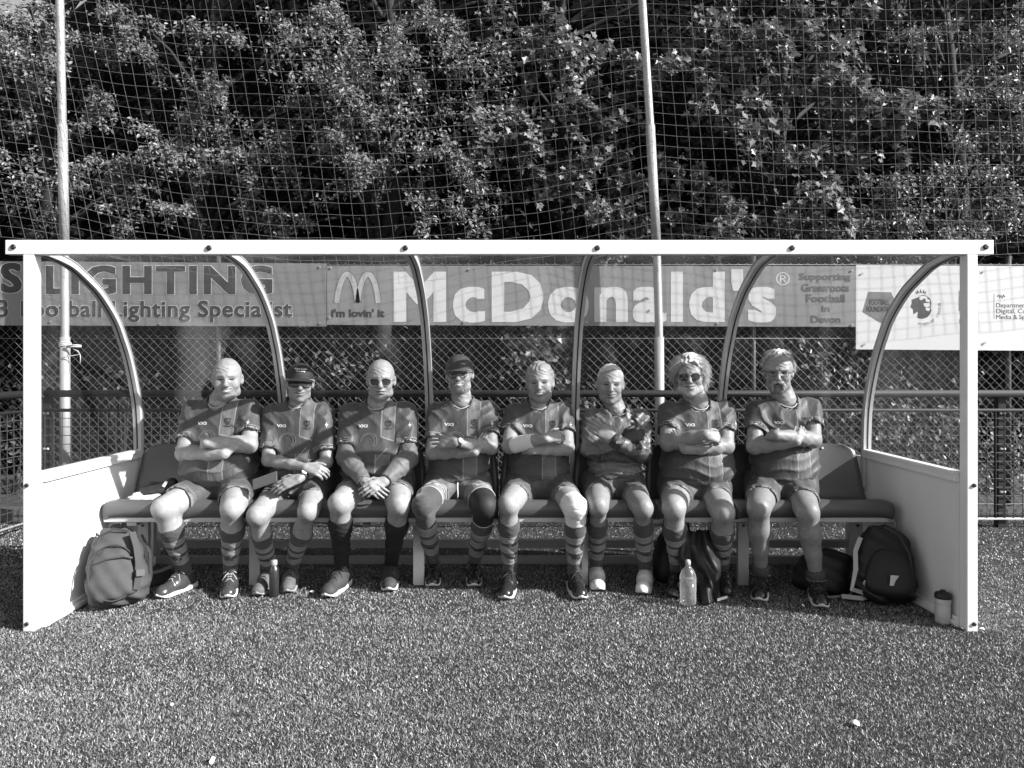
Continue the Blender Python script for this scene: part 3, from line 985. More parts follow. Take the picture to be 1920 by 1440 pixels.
def sweep(x0, x1, n0, n1, path):
    """rectangular bar between x0, x1 and normal offsets n0 (inside) n1 (outside) along the arch"""
    V, F = [], []
    for i, (d, z) in enumerate(path):
        a = path[max(i - 1, 0)]; b = path[min(i + 1, len(path) - 1)]
        t = Vector((b[0] - a[0], b[1] - a[1])).normalized(); nr = Vector((-t.y, t.x))
        if nr.x < 0: nr = -nr
        for (xx, nn) in ((x0, n0), (x1, n0), (x1, n1), (x0, n1)):
            V.append((xx, FRONT + d + nr.x * nn, z + nr.y * nn))
    for i in range(len(path) - 1):
        for k in range(4):
            l = (k + 1) % 4
            F.append((4 * i + k, 4 * i + l, 4 * i + 4 + l, 4 * i + 4 + k))
    n = 4 * (len(path) - 1)
    F += [(3, 2, 1, 0), (n, n + 1, n + 2, n + 3)]
    return V, F


AX = [XL + i * (XR - XL) / 5 for i in range(6)]
for i, x in enumerate(AX):
    V, F = sweep(x - .024, x + .024, -.016, .012, AP)
    m = MB(); m.add(V, F); a = m.build('arch', M_alu, dug)
    V, F = sweep(x - .004, x + .004, -.018, -.0165, AP); m = MB(); m.add(V, F); m.build('gasket', M_black, a)
    V, F = sweep(x - .025, x + .025, .0175, .021, AP); m = MB(); m.add(V, F); m.build('cover_strip', M_alu, a)
for i in range(5):
    V, F = sweep(AX[i] + .003, AX[i + 1] - .003, .0130, .0165, AP)
    n = len(AP)
    m = MB(); m.add([v for k, v in enumerate(V) if k % 4 in (0, 1)], [(2 * j, 2 * j + 1, 2 * j + 3, 2 * j + 2) for j in range(n - 1)], True)
    m.add([v for k, v in enumerate(V) if k % 4 in (2, 3)], [(2 * j, 2 * j + 1, 2 * j + 3, 2 * j + 2) for j in range(n - 1)], True)
    o = m.build('roof_pane', M_glass, dug); o.data.materials.append(M_clear)
    o.data.polygons.foreach_set('material_index', [1] * (n - 1) + [0] * (n - 1))
# rear lower wall: clear panes, rails, posts
RY = 4.93
m = MB(); m.box(XL - .02, XR + .02, RY - .02, RY + .02, .0, .05); m.build('base_rail', M_frame, dug)
m = MB(); m.box(XL - .02, XR + .02, RY - .021, RY + .021, .109, .160); m.build('rear_rail', M_frame, dug)
for i, x in enumerate(AX):
    m = MB(); m.box(x - .022, x + .022, RY - .0225, RY + .0225, .0, .62); m.build('rear_post', M_frame, dug)
    m = MB(); m.prism([(x - .02, 4.70, .52), (x - .02, 4.74, .52), (x - .02, RY + .02, .60), (x - .02, RY - .02, .62)], (.04, 0, 0)); m.build('rear_brace', M_frame, dug)
for i in range(5):
    m = MB(); m.box(AX[i] + .024, AX[i + 1] - .024, RY - .002, RY + .002, .1605, .60); m.build('rear_pane', M_sideglass, dug)
# side walls
for s in (-1, 1):
    x = XL if s < 0 else XR
    def bx(a, b, y0, y1, z0, z1):
        m = MB(); m.bbox(min(x + s * a, x + s * b), max(x + s * a, x + s * b), y0, y1, z0, z1, .002); return m
    sp = bx(-.004, .008, 3.731, 4.90, .055, .735).build('side_panel', M_panel, dug)
    bx(-.026, .022, 3.731, 4.715, .7355, .772).build('top_trim', M_white, sp)
    bx(-.034, .014, 3.731, 4.69, .7725, .790).build('glazing_bead', M_white, sp)
    bx(-.020, .022, 3.731, 4.90, .0, .0545).build('bottom_trim', M_white, sp)
    bx(-.030, -.0205, 3.731, 4.88, .012, .034).build('bottom_bead', M_white, sp)
    # glazed side window bounded by the arch
    pts = [(3.732, .790)] + [(3.732, ZB - .01)] + [(FRONT + d - .01, z - .02) for d, z in AP if d > .06 and z > .79] + [(FRONT + .98, .790)]
    m = MB(); m.prism([(x - .002, y, z) for y, z in pts], (.004, 0, 0)); m.build('window_pane', M_sideglass, dug)

# ------------------------------------------------------------------ bench with ten bucket seats
bench = empty('bench', (0, 4.5, 0), 'long bench of ten moulded grey bucket seats inside the dugout', 'bench')
SPROF = [(4.262, .452), (4.250, .470), (4.247, .498), (4.258, .522), (4.285, .532), (4.36, .520), (4.45, .500), (4.53, .488), (4.585, .492), (4.622, .520), (4.645, .58), (4.662, .65), (4.677, .72), (4.690, .78), (4.697, .81), (4.702, .822)]
SP = smooth_path(SPROF, 2)
PITCH = 0.454
BCX = -0.062


def seat_mesh():
    nu = 15; V = []; F = []
    for (d, z) in SP:
        hw = .2255
        if d > 4.6:
            t = max(0, (z - .56) / .262); hw = .2255 - .035 * t ** 1.5
            if z > .765: hw -= .06 * ((z - .765) / .057) ** 2.2
        for i in range(nu):
            u = -1 + 2 * i / (nu - 1)
            dish = 0.014 * u * u * min(1, max(0, (d - 4.27) / .1))
            lip = -.012 * abs(u) ** 8 if d < 4.6 else 0
            V.append((u * hw, d - (dish * 1.6 if d > 4.6 else 0), z + (dish if d < 4.6 else 0) + lip))
    for j in range(len(SP) - 1):
        for i in range(nu - 1):
            F.append((j * nu + i, (j + 1) * nu + i, (j + 1) * nu + i + 1, j * nu + i + 1))
    bm = bmesh.new()
    vs = [bm.verts.new(v) for v in V]
    for f in F: bm.faces.new([vs[i] for i in f])
    bm.normal_update()
    bmesh.ops.solidify(bm, geom=bm.faces[:], thickness=0.010)
    for f in bm.faces: f.smooth = True
    bmesh.ops.recalc_face_normals(bm, faces=bm.faces[:])
    me = bpy.data.meshes.new('seat'); bm.to_mesh(me); bm.free(); me.materials.append(M_seat)
    return me


seat_me = seat_mesh()
for i in range(10):
    SX = BCX + (i - 4.5) * PITCH
    o = link('seat', seat_me, None, bench); o.location.x = SX
    m = MB(); m.tube([(SX, 4.682, .798), (SX, 4.676, .799)], .007, 8); m.build('rivet', M_boltzinc, o).location.x = -SX
m = MB(); m.bbox(BCX - 2.275, BCX + 2.275, 4.258, 4.30, .418, .4495, .003); m.build('front_rail', mat('bench_rail', .5, .5, .1), bench)
m = MB(); m.bbox(BCX - 2.275, BCX + 2.275, 4.60, 4.64, .418, .4495, .003); m.build('back_rail', M_frame, bench)
for x in (-1.53, -.545, .44, 1.405, -2.20, 2.09):
    m = MB(); m.bbox(x - .033, x + .033, 4.44, 4.475, .0, .417, .003); m.bbox(x - .03, x + .03, 4.31, 4.59, .385, .4172, .003)
    lg = m.build('leg', mat('bench_leg', .6, .5, .08), bench)
    m = MB(); m.tube([(x, 4.44, .36), (x, 4.434, .36)], .008, 8); m.build('bolt', M_bolt, lg)

# ------------------------------------------------------------------ people: materials
def skin_mat(name, v):
    m = bpy.data.materials.new(name); m.use_nodes = True
    nt = m.node_tree; b = nt.nodes['Principled BSDF']
    c = attr(nt, 'tone') * v * (noise(nt, 38, 4) * 0.7 + 0.65)
    nt.links.new(c.s, b.inputs['Base Color'])
    b.inputs['Roughness'].default_value = 0.5
    b.inputs['Specular IOR Level'].default_value = 0.45
    bn = nt.nodes.new('ShaderNodeBump'); bn.inputs['Strength'].default_value = 0.25; bn.inputs['Distance'].default_value = 0.004
    nt.links.new(noise(nt, 120, 1).s, bn.inputs['Height']); nt.links.new(bn.outputs[0], b.inputs['Normal'])
    return m


M_skin = skin_mat('skin', 1.0)


def fabric_bump(nt, b, scale=34, strength=0.5, stretch=(1, 1, .45)):
    bn = nt.nodes.new('ShaderNodeBump'); bn.inputs['Strength'].default_value = strength; bn.inputs['Distance'].default_value = 0.012
    h = noise(nt, scale, 3, stretch) + noise(nt, scale * .35, 2, (1, 1, .3)) * 1.4
    nt.links.new(h.s, bn.inputs['Height']); nt.links.new(bn.outputs[0], b.inputs['Normal'])


def shirt_mat(name, base=0.062, pale=0.122, line=0.24, gk=False):
    m = bpy.data.materials.new(name); m.use_nodes = True
    nt = m.node_tree; b = nt.nodes['Principled BSDF']
    u, v, cuff = attr(nt, 'u'), attr(nt, 'v'), attr(nt, 'cuff')
    c = const(nt, base)
    if not gk:
        # pale sash panel on the wearer's left, notched at the bottom, and the lower panel
        edge = (u - 0.085).abs() * -0.75 + -0.105           # notch: higher in the middle
        notch = (u - 0.045) * -0.35 + -0.135
        left, right = 0.040, 0.118
        inx = u.between(left, right)
        top = inx * v.gt(notch)
        low = u.between(0.018, 0.098) * v.lt(-0.235)
        c = c.mix(pale, top.mx(low))
        bl = ((u - left).abs().lt(0.003) * v.gt(notch)).mx(((u - right).abs().lt(0.003)) * v.gt(notch)).mx((v - notch).abs().lt(0.004) * inx)
        bl = bl.mx((u - 0.018).abs().lt(0.003) * v.lt(-0.235)).mx((u - 0.098).abs().lt(0.0025) * v.lt(-0.235))
        bl = bl.mx(((v + 0.27) - (u - 0.018) * 1.1).abs().lt(0.0035) * u.between(0.018, .098) * v.lt(-.2))
        bl = bl * cuff.gt(0.5)
        c = c.mix(line, bl)
        # lighter hem
        c = c.mix(pale * .9, v.lt(-0.392))
        # cuffs: thin piping, pale block, tiny printed lettering
        c = c.mix(base * .7, cuff.between(0.0, 0.034))
        c = c.mix(pale * 1.3, cuff.between(0.005, 0.030) * u.abs().lt(0.178))
        c = c.mix(line, cuff.between(0.032, 0.036))
        spk = noise(nt, 210, 1, (1, 1, .5)).gt(0.53)
        c = c.mix(0.5, cuff.between(0.013, 0.024) * u.abs().gt(0.178) * spk)
    else:
        c = c.mix(0.02, u.between(0.075, 0.115) * v.gt(-0.16))
        c = c.mix(base * .45, v.between(-.25, -.19))
    c = c * (noise(nt, 13, 4, (1, 1, .35)) * 0.5 + 0.75)
    nt.links.new(c.s, b.inputs['Base Color'])
    b.inputs['Roughness'].default_value = 0.38 if gk else 0.55
    b.inputs['Specular IOR Level'].default_value = 0.6 if gk else 0.4
    b.inputs['Sheen Weight'].default_value = 0.0 if gk else 0.15
    fabric_bump(nt, b, 45 if gk else 30, 0.5 if gk else 0.45)
    return m


M_shirt = shirt_mat('maroon_jersey')
M_gk = shirt_mat('satin_keeper_jersey', 0.12, 0.2, 0.3, gk=True)
M_under = mat('base_layer_sleeve', 0.115, 0.6, 0.12, 14, bump=0.4, bs=30, sheen=.1)


def shorts_mat(name, base, pale):
    m = bpy.data.materials.new(name); m.use_nodes = True
    nt = m.node_tree; b = nt.nodes['Principled BSDF']
    h = attr(nt, 'hem')
    c = const(nt, base)
    c = c.mix(pale, h.between(0.004, 0.022)).mix(pale * .8, h.between(0.028, 0.046)).mix(pale * 1.6, h.lt(0.004))
    c = c * (noise(nt, 15, 4) * 0.5 + 0.75)
    nt.links.new(c.s, b.inputs['Base Color']); b.inputs['Roughness'].default_value = 0.6; b.inputs['Sheen Weight'].default_value = .1
    fabric_bump(nt, b, 32, 0.5, (1, 1, 1))
    return m


M_shorts = shorts_mat('maroon_shorts', 0.066, 0.13)
M_shorts4 = shorts_mat('faded_shorts', 0.10, 0.26)


def sock_mat(name, bands, dark, pale):
    """bands: list of (t0, t1) pale along 0 top .. 1 ankle"""
    m = bpy.data.materials.new(name); m.use_nodes = True
    nt = m.node_tree; b = nt.nodes['Principled BSDF']
    t = attr(nt, 'along')
    c = const(nt, dark)
    for (a, z) in bands:
        c = c.mix(pale * 1.7, t.between(a - .010, z + .010)).mix(pale, t.between(a, z))
    c = c * (noise(nt, 60, 3) * 0.3 + 0.85)
    nt.links.new(c.s, b.inputs['Base Color']); b.inputs['Roughness'].default_value = 0.8; b.inputs['Sheen Weight'].default_value = .2
    bn = nt.nodes.new('ShaderNodeBump'); bn.inputs['Strength'].default_value = 0.35; bn.inputs['Distance'].default_value = 0.004
    nt.links.new(noise(nt, 90, 2, (1, 1, .25)).s, bn.inputs['Height']); nt.links.new(bn.outputs[0], b.inputs['Normal'])
    return m


M_sock = sock_mat('hooped_sock', [(.235, .325), (.415, .505), (.60, .73)], 0.055, 0.23)
M_sockblack = mat('black_sock', 0.012, 0.75, 0.2, 50, bump=0.3, bs=120)
M_sockplain = mat('maroon_sock', 0.055, 0.8, 0.2, 50, bump=0.4, bs=90)
M_bandage = mat('white_bandage', 0.72, 0.85, 0.06, 30, bump=0.5, bs=60, bstretch=(.4, .4, 2.5))
M_brace = mat('black_knee_brace', 0.018, 0.7, 0.2, 30)
M_braceedge = mat('brace_piping', 0.5, 0.6, 0.05)
M_print = mat('jersey_print_white', 0.62, 0.6, 0.05)
M_printdim = mat('jersey_print_dim', 0.12, 0.6, 0.1)
M_crest = mat('jersey_crest_dark', 0.022, 0.6, 0.1)
M_hairwhite = mat('white_hair', 0.50, 0.5, 0.35, 110)
M_hairgrey = mat('grey_hair', 0.27, 0.5, 0.5, 120)
M_cap = mat('dark_cap_cloth', 0.02, 0.75, 0.2, 30, bump=0.2, bs=120)
M_cap2 = mat('grey_cap_cloth', 0.05, 0.75, 0.2, 30, bump=0.2, bs=120)
M_lens = mat('dark_lens', 0.006, 0.06, 0, spec=0.7)
M_wireframe = mat('spectacle_frame', 0.02, 0.3, 0)
M_strap = mat('leather_strap', 0.03, 0.5, 0.1)
M_watch = mat('watch_face', 0.75, 0.25, 0, metal=.3)
M_glove = mat('pale_glove_palm', 0.22, 0.6, 0.15, 30, bump=.3, bs=60)
M_glovedark = mat('dark_glove', 0.02, 0.6, 0.15, 30, bump=.3, bs=60)
M_edge = mat('collar_piping', 0.42, 0.6, 0.05)
M_sole_white = mat('white_sole', 0.68, 0.6, 0.12, 20)
M_sole_dark = mat('dark_sole', 0.03, 0.7, 0.1)
M_lace_pale = mat('pale_lace', 0.4, 0.8, 0.1)
M_lace_dark = mat('dark_lace', 0.03, 0.8, 0.1)
M_shoe_leather = mat('black_leather_shoe', 0.02, 0.25, 0.2, 20, spec=0.6, bump=.15, bs=60)
M_shoe_grey = mat('grey_mesh_shoe', 0.042, 0.7, 0.3, 90, bump=.3, bs=200)
M_shoe_pale = mat('pale_trail_shoe', 0.11, 0.7, 0.35, 60, bump=.3, bs=150)
M_shoe_white = mat('white_leather_shoe', 0.74, 0.4, 0.06, 12, bump=.1, bs=60)
M_deck = mat('polished_deck_shoe', 0.05, 0.22, 0.25, 20, spec=.7)


def V3(a): return np.array(a, float)


# ------------------------------------------------------------------ shared shoe shapes (toe along +y, sole on z = 0, origin under the ankle)
def shoe_parts(low=True):
    s = SDF((-.075, -.11, -.005), (.075, .24, .135), .0047)
    s.cone((0, -.035, .048), (0, .06, .045), .038, .043, 0)
    s.cone((0, .05, .042), (.004, .165, .034), .043, .034, .03)
    s.ell((.003, .165, .026), (.040, .048, .030), .02)
    s.cone((0, -.035, .05), (0, -.025, .10), .036, .038, .02, cut1=True)
    s.cone((0, -.02, .098), (0, .085, .062), .030, .026, .03)
    s.func(lambda X, Y, Z: .016 - Z, (-.1, -.15, -.01), (.1, .3, .15), inter=True)
    s.cone((0, -.028, .075), (0, -.022, .16), .029, .033, .006, sub=True)
    s.bump(lambda X, Y, Z: .0012 * np.sin(Y * 180) * np.clip((Z - .03) * 30, 0, 1) * (Y > .1))
    up = s.mesh()
    s = SDF((-.075, -.11, -.004), (.075, .24, .06), .0047)
    def sole(X, Y, Z):
        t = np.clip((Y + .085) / .30, 0, 1)
        hw = .036 + .012 * np.sin(np.pi * np.clip(t * 1.05 - .12, 0, 1)) ** 1.0
        hw = hw * np.sqrt(np.clip(1 - np.clip((t - .78) / .22, 0, 1) ** 2.2, 0.001, 1)) * np.sqrt(np.clip(1 - np.clip((.10 - t) / .10, 0, 1) ** 2 * .8, .001, 1))
        dx = np.abs(X - .003 * t) - hw
        zt = .020 + .007 * (1 - t) ** 2 + .014 * np.clip((t - .85) / .15, 0, 1) ** 2
        zb = .020 * np.clip((t - .82) / .18, 0, 1) ** 2
        return np.maximum(np.maximum(dx, np.maximum(Z - zt, zb - Z)), np.maximum(-.087 - Y, Y - .216)) * .8
    s.func(sole, (-.06, -.09, 0), (.06, .22, .04))
    so = s.mesh()
    lc = MB()
    for k in range(4):
        y = .035 + .022 * k; z = .1110 - .0082 * k
        lc.tube([(-.024, y, z - .012), (-.008, y + .003, z + .002), (.008, y + .009, z + .001), (.024, y + .014, z - .016)], .0022, 4)
        lc.tube([(.024, y, z - .012), (.008, y + .003, z + .002), (-.008, y + .009, z + .001), (-.024, y + .014, z - .016)], .0022, 4)
    for sx in (-1, 1):
        lc.tube([(0, .04, .114), (sx * .018, .052, .118), (sx * .036, .045, .104), (sx * .024, .035, .106), (0, .04, .114)], .0026, 4)
        lc.tube([(0, .04, .114), (sx * .022, .07, .100), (sx * .040, .082, .074)], .0026, 4)
    return up, so, lc


SH_UP, SH_SOLE, SH_LACE = shoe_parts()
ME_UP = mesh_np('upper', *SH_UP); ME_SOLE = mesh_np('sole', *SH_SOLE); ME_LACE = SH_LACE.mesh('laces')
ME_UP.materials.append(M_shoe_leather); ME_SOLE.materials.append(M_sole_white); ME_LACE.materials.append(M_lace_dark)
flash = MB()
for sx in (-1, 1):
    flash.add([(sx * .0455, -.02, .036), (sx * .047, .0, .034), (sx * .044, .035, .062), (sx * .0405, .022, .066)], [(0, 1, 2, 3)])
    flash.add([(sx * .0462, .025, .035), (sx * .0478, .042, .034), (sx * .042, .072, .056), (sx * .040, .058, .060)], [(0, 1, 2, 3)])
ME_FLASH = flash.mesh('side_flash'); ME_FLASH.materials.append(M_print)


def place_shoe(parent, ankle, toe, um, sm, lm, scale=1.0, flashes=False):
    d = Vector((toe.x - ankle.x, toe.y - ankle.y, 0)).normalized()
    rz = math.atan2(-d.x, d.y)
    up = bpy.data.objects.new('shoe', ME_UP); COL.objects.link(up); up.parent = parent
    up.matrix_parent_inverse = Matrix.Translation(-Vector(parent.location))
    up.location = (ankle.x, ankle.y, 0.008); up.rotation_euler = (0, 0, rz); up.scale = (scale,) * 3
    kids = [('sole', ME_SOLE, sm), ('laces', ME_LACE, lm)]
    if flashes: kids.append(('side_flash', ME_FLASH, M_print))
    for nm, me, mm in kids:
        if mm is None: continue
        k = bpy.data.objects.new(nm, me); COL.objects.link(k); k.parent = up
        k.material_slots[0].link = 'OBJECT'; k.material_slots[0].material = mm
    up.material_slots[0].link = 'OBJECT'; up.material_slots[0].material = um
    return up


# ------------------------------------------------------------------ hands
FING = [(.031, .090, .92), (.011, .096, 1.0), (-.009, .093, .94), (-.027, .084, .76)]


def hand(s, W, u, nrm, side, curl, scale=1.0, spread=0.0, fat=1.0, thumb=0.6):
    """W wrist, u along the palm, nrm back of the hand, side +1/-1 picks the thumb side"""
    u = V3(u) / np.linalg.norm(u); nrm = V3(nrm) - u * (V3(nrm) @ u); nrm /= np.linalg.norm(nrm)
    sd = np.cross(nrm, u) * side
    W = V3(W)
    tips = []
    for i, (off, kn, ln) in enumerate(FING):
        K = W + (u * kn + sd * off) * scale
        s.cone(W + (u * .012 + sd * off * .55) * scale, K, .0155 * scale * fat, .0105 * scale * fat, .012)
    ends = []
    for i, (off, kn, ln) in enumerate(FING):
        K = W + (u * kn + sd * off) * scale
        ang = 0.0; p = K
        for j, L in enumerate((.044, .027, .022)):
            ang += curl[i] if isinstance(curl, (list, tuple)) else curl
            d = (u * math.cos(ang) - nrm * math.sin(ang)) + sd * spread * off * 8
            d /= np.linalg.norm(d)
            q = p + d * L * ln * scale
            r0 = (.0092, .0083, .0075)[j] * scale * fat; r1 = (.0083, .0075, .0062)[j] * scale * fat
            s.cone(p, q, r0, r1, .002)
            p = q
        ends.append(p)
    b = W + (u * .022 + sd * .022 - nrm * .004) * scale
    d1 = u * math.cos(.75) + sd * math.sin(.75) - nrm * .25 * thumb; d1 /= np.linalg.norm(d1)
    m = b + d1 * .042 * scale; d2 = u * .9 + sd * (.5 - thumb * .5) - nrm * .35 * thumb; d2 /= np.linalg.norm(d2)
    e = m + d2 * .032 * scale; e2 = e + (d2 - sd * .15) * .022 * scale
    s.cone(b, m, .0145 * scale * fat, .0105 * scale * fat, .010); s.cone(m, e, .0102 * scale * fat, .0092 * scale * fat, .003); s.cone(e, e2, .0092 * scale * fat, .0072 * scale * fat, .003)
    return ends


# ------------------------------------------------------------------ heads (local frame: x right in the picture, y towards the camera, z up, origin between the eyes' level)
def head_shape(p):
    s = SDF((-.105, -.14, -.235), (.105, .15, .155), .0036)
    jw = p.get('jaw', 1.0); ch = p.get('cheek', 1.0)
    s.ell((0, -.018, .036), (.0765, .098, .086), 0)
    s.ell((0, .012, .015), (.070, .078, .080), .03)
    s.ell((0, .022, -.045), (.060 * ch, .064, .068), .03)
    s.ell((0, .030, -.084), (.048 * jw, .050, .034), .025)
    s.ell((0, .066, -.104), (.021 * jw, .018, .016), .02)
    for x in (-1, 1):
        s.ell((x * .040 * ch, .058, -.030), (.022, .022, .022), .022)          # cheek
        s.cone((x * .010, .087, .020), (x * .046, .070, .018), .010, .009, .012)  # brow
        s.ell((x * .050 * jw, .012, -.075), (.018, .03, .022), .02)
        s.ell((x * .0315, .095, .000), (.0175, .021, .0125), .010, sub=True)     # eye socket
        s.ell((x * .0315, .0680, -.001), (.0130, .0135, .0115), .002)           # eyeball
        s.cone((x * .018, .083, .0055), (x * .045, .0725, .0035), .0042, .0036, .003)   # upper lid
        s.cone((x * .019, .081, -.0085), (x * .044, .072, -.0075), .0034, .0030, .003)  # lower lid
        # ear
        s.ell((x * .079, -.012, -.006), (.009, .019, .031), .006, R=Matrix.Rotation(x * .35, 3, 'Z') @ Matrix.Rotation(.15, 3, 'X'))
        s.ell((x * .0855, -.006, -.003), (.005, .010, .016), .004, sub=True)
        s.cone((x * .016, .104, -.034), (x * .034, .080, -.066), .0040, .0046, .006, sub=True)  # fold beside the mouth
    nl = p.get('nose', 1.0)
    s.cone((0, .086, .010), (0, .086 + .024 * nl, -.030), .0085, .0125, .010)
    for x in (-1, 1):
        s.ell((x * .0115, .094 + .008 * nl, -.036), (.0085, .010, .0078), .006)
        s.ell((x * .007, .100 + .010 * nl, -.0435), (.0035, .005, .003), .002, sub=True)
    smile = p.get('smile', .4)
    s.ell((0, .078, -.062), (.026, .018, .018), .014)
    n = 9
    for i in range(n - 1):
        def mp(k):
            t = -1 + 2 * k / (n - 1)
            return np.array((t * .025, .0945 - .016 * t * t, -.0635 + smile * .010 * t * t))
        a, b = mp(i), mp(i + 1)
        up = np.array((0, .0015, .0062)); dn = np.array((0, .0005, -.0068))
        s.cone(a + up, b + up, .0042, .0042, .004); s.cone(a + dn, b + dn, .0052, .0052, .004)
    for i in range(n - 1):
        a, b = mp(i), mp(i + 1)
        s.cone(a + (0, .006, 0), b + (0, .006, 0), .0028 + .002 * p.get('open', 0), .0028 + .002 * p.get('open', 0), .003, sub=True)
    nb = np.array(p['neck_local'])
    s.cone((0, -.040, -.055), nb, .053 * p.get('neckw', 1), .066 * p.get('neckw', 1), .016)
    s.cone((0, .000, -.10), nb + (0, .030, .0), .026, .032, .018)
    for x in (-1, 1): s.cone((x * .045, -.01, -.07), nb + (x * .012, .045, .0), .012, .012, .012)
    def creases(X, Y, Z):
        f = .0011 * np.sin(Z * 330 + 6 * np.sin(X * 30)) * (Z > .035) * (Y > .04) * (Z < .075)
        crow = .0010 * np.sin(np.arctan2(Z + .002, np.abs(X) - .046) * 14) * np.exp(-(((np.abs(X) - .058) / .010) ** 2 + ((Z + .004) / .016) ** 2)) * (Y > .02)
        nk = .0007 * np.sin(Z * 210 + 3 * np.sin(X * 40)) * (Z < -.125)
        ck = .0009 * np.sin(np.abs(X) * 420 + Z * 160) * np.exp(-(((np.abs(X) - .045) / .012) ** 2 + ((Z + .06) / .03) ** 2))
        return f + crow + nk + ck + .0006 * np.sin(X * 150 + Y * 120) * np.sin(Z * 170 + X * 60)
    s.bump(creases)
    V, F = s.mesh()
    x, y, z = V.T
    c = np.full(len(V), p.get('tone', .40))
    ax = np.abs(x)
    front = y > .045
    # ruddier cheeks and nose, darker jaw stubble, ears
    c *= 1 - .10 * np.exp(-((ax - .04) / .02) ** 2 - ((z + .03) / .02) ** 2) * front
    st = np.clip((-.045 - z) / .02, 0, 1) * (y > -.03) * (z > -.125)
    bd = p.get('beard', 0)
    if bd == 0: c *= 1 - .14 * st
    else:
        spk = RNG.normal(0, .10, len(V))
        m = st * np.clip((ax + .01) / .01, 0, 1)
        c = c * (1 - m) + m * np.clip(bd + spk, .1, .8)
    # hair colour on a shorn scalp
    if 'buzz' in p:
        m = np.clip((p.get('hl', .0) - (y * .8 - z * .6)) / .02, 0, 1) * (z > -.05) * (ax < .079)
        top = np.clip((z - .085) / .03, 0, 1) * p.get('baldtop', 0)
        m = m * (1 - top)
        c = c * (1 - m * .75) + m * .75 * np.clip(p['buzz'] + RNG.normal(0, .05, len(V)), .05, .8)
    # eyes
    ex = (ax - .0315); ez = z + .0012
    eye = (ex / .0135) ** 2 + (ez / .0048) ** 2 < 1
    c = np.where(eye & front, .12, c)
    c = np.where(((ex / .0075) ** 2 + (ez / .0045) ** 2 < 1) & front, .03, c)
    lash = (np.abs(ez - .0040 + 6 * ex ** 2) < .0026) & (np.abs(ex) < .0155) & front
    c = np.where(lash, .05, c)
    bag = (np.abs(ez + .012) < .002) & (np.abs(ex) < .013) & front
    c = np.where(bag, c * .72, c)
    br = (np.abs(z - .0205 + 5 * (ax - .03) ** 2) < .0038) & (ax > .012) & (ax < .050) & front
    c = np.where(br, p.get('brow', .22) * .75, c)
    # mouth
    mz = z + .0635 - smile * .010 * (ax / .025) ** 2
    lip = (ax < .025) & (np.abs(mz) < .0095 * np.sqrt(np.clip(1 - (ax / .026) ** 2, 0, 1))) & (y > .055)
    c = np.where(lip, c * .70, c)
    ml = (ax < .026) & (np.abs(mz) < .0030) & (y > .05)
    c = np.where(ml, .05, c)
    if p.get('teeth'):
        te = (ax < .018) & (np.abs(mz - .0005) < .0034) & (y > .05)
        c = np.where(te, .62, c)
    nf = (np.abs((ax - .016) - (.034 - .016) * np.clip((-.034 - z) / .032, 0, 1)) < .0022) & (z < -.034) & (z > -.066) & front
    c = np.where(nf, c * .62, c)  # fold beside the mouth darkened: crease shade put in the skin tone
    return V, F, c


def head_axes(yaw, pitch, roll):
    """columns: local x, y, z in world; local y looks towards the camera (-Y)"""
    R = Matrix.Rotation(yaw, 3, 'Z') @ Matrix.Rotation(pitch, 3, 'X') @ Matrix.Rotation(roll, 3, 'Y')
    B = Matrix(((1, 0, 0), (0, -1, 0), (0, 0, 1)))      # mirror y so that local y -> -Y
    return np.array(R @ B)


def strands(mb, roots, dirs, length, r, grav=0.5, wave=0.0, nseg=5, lat=None):
    for i in range(len(roots)):
        p = np.array(roots[i], float); d = np.array(dirs[i], float); d /= np.linalg.norm(d)
        L = length[i] / nseg; path = [p.copy()]; ph = p[0] * 70 + p[1] * 45 + p[2] * 30 + random.uniform(-.5, .5)
        for k in range(nseg):
            d = d + np.array((0, 0, -grav)) * (k + 1) / nseg * .5
            if wave: d = d + wave * np.array((math.sin(ph + k * 1.7), math.cos(ph * 1.3 + k * 1.4), .5 * math.sin(ph * .7 + k)))
            d /= np.linalg.norm(d)
            p = p + d * L
            # stay outside the skull
            q = (p - np.array((0, -.018, .036))) / np.array((.080, .101, .090)); n = np.linalg.norm(q)
            if n < 1.0: p = np.array((0, -.018, .036)) + q / n * np.array((.080, .101, .090))
            path.append(p.copy())
        mb.tube(path, [r * (1 - .75 * t / nseg) for t in range(nseg + 1)], 3, caps=False)


def scalp(n, cond):
    out = []
    while len(out) < n:
        v = RNG.normal(0, 1, 3); v /= np.linalg.norm(v)
        p = np.array((0, -.018, .036)) + v * np.array((.077, .0985, .087))
        if cond(p): out.append((p, v))
    return [o[0] for o in out], [o[1] for o in out]


def hair_cap(hl, puff, zmin, noise_amp=.004, front=None):
    s = SDF((-.13, -.16, -.13), (.13, .14, .17), .0042)
    s.ell((0, -.018, .037), (.0775 + puff, .099 + puff, .088 + puff), 0)
    s.func(lambda X, Y, Z: (Y * .8 - Z * .6) - hl + .008 * np.sin(X * 90), (-.2, -.2, -.2), (.2, .2, .2), inter=True)
    s.func(lambda X, Y, Z: zmin - Z + 0 * X, (-.2, -.2, -.2), (.2, .2, .2), inter=True)
    s.ell((0, -.018, .036), (.073, .094, .082), 0, sub=True)
    s.bump(lambda X, Y, Z: noise_amp * np.sin(X * 110 + 5 * np.sin(Z * 40 + Y * 30)) * np.sin(Y * 85 + 4 * np.sin(X * 35)))
    return s.mesh()


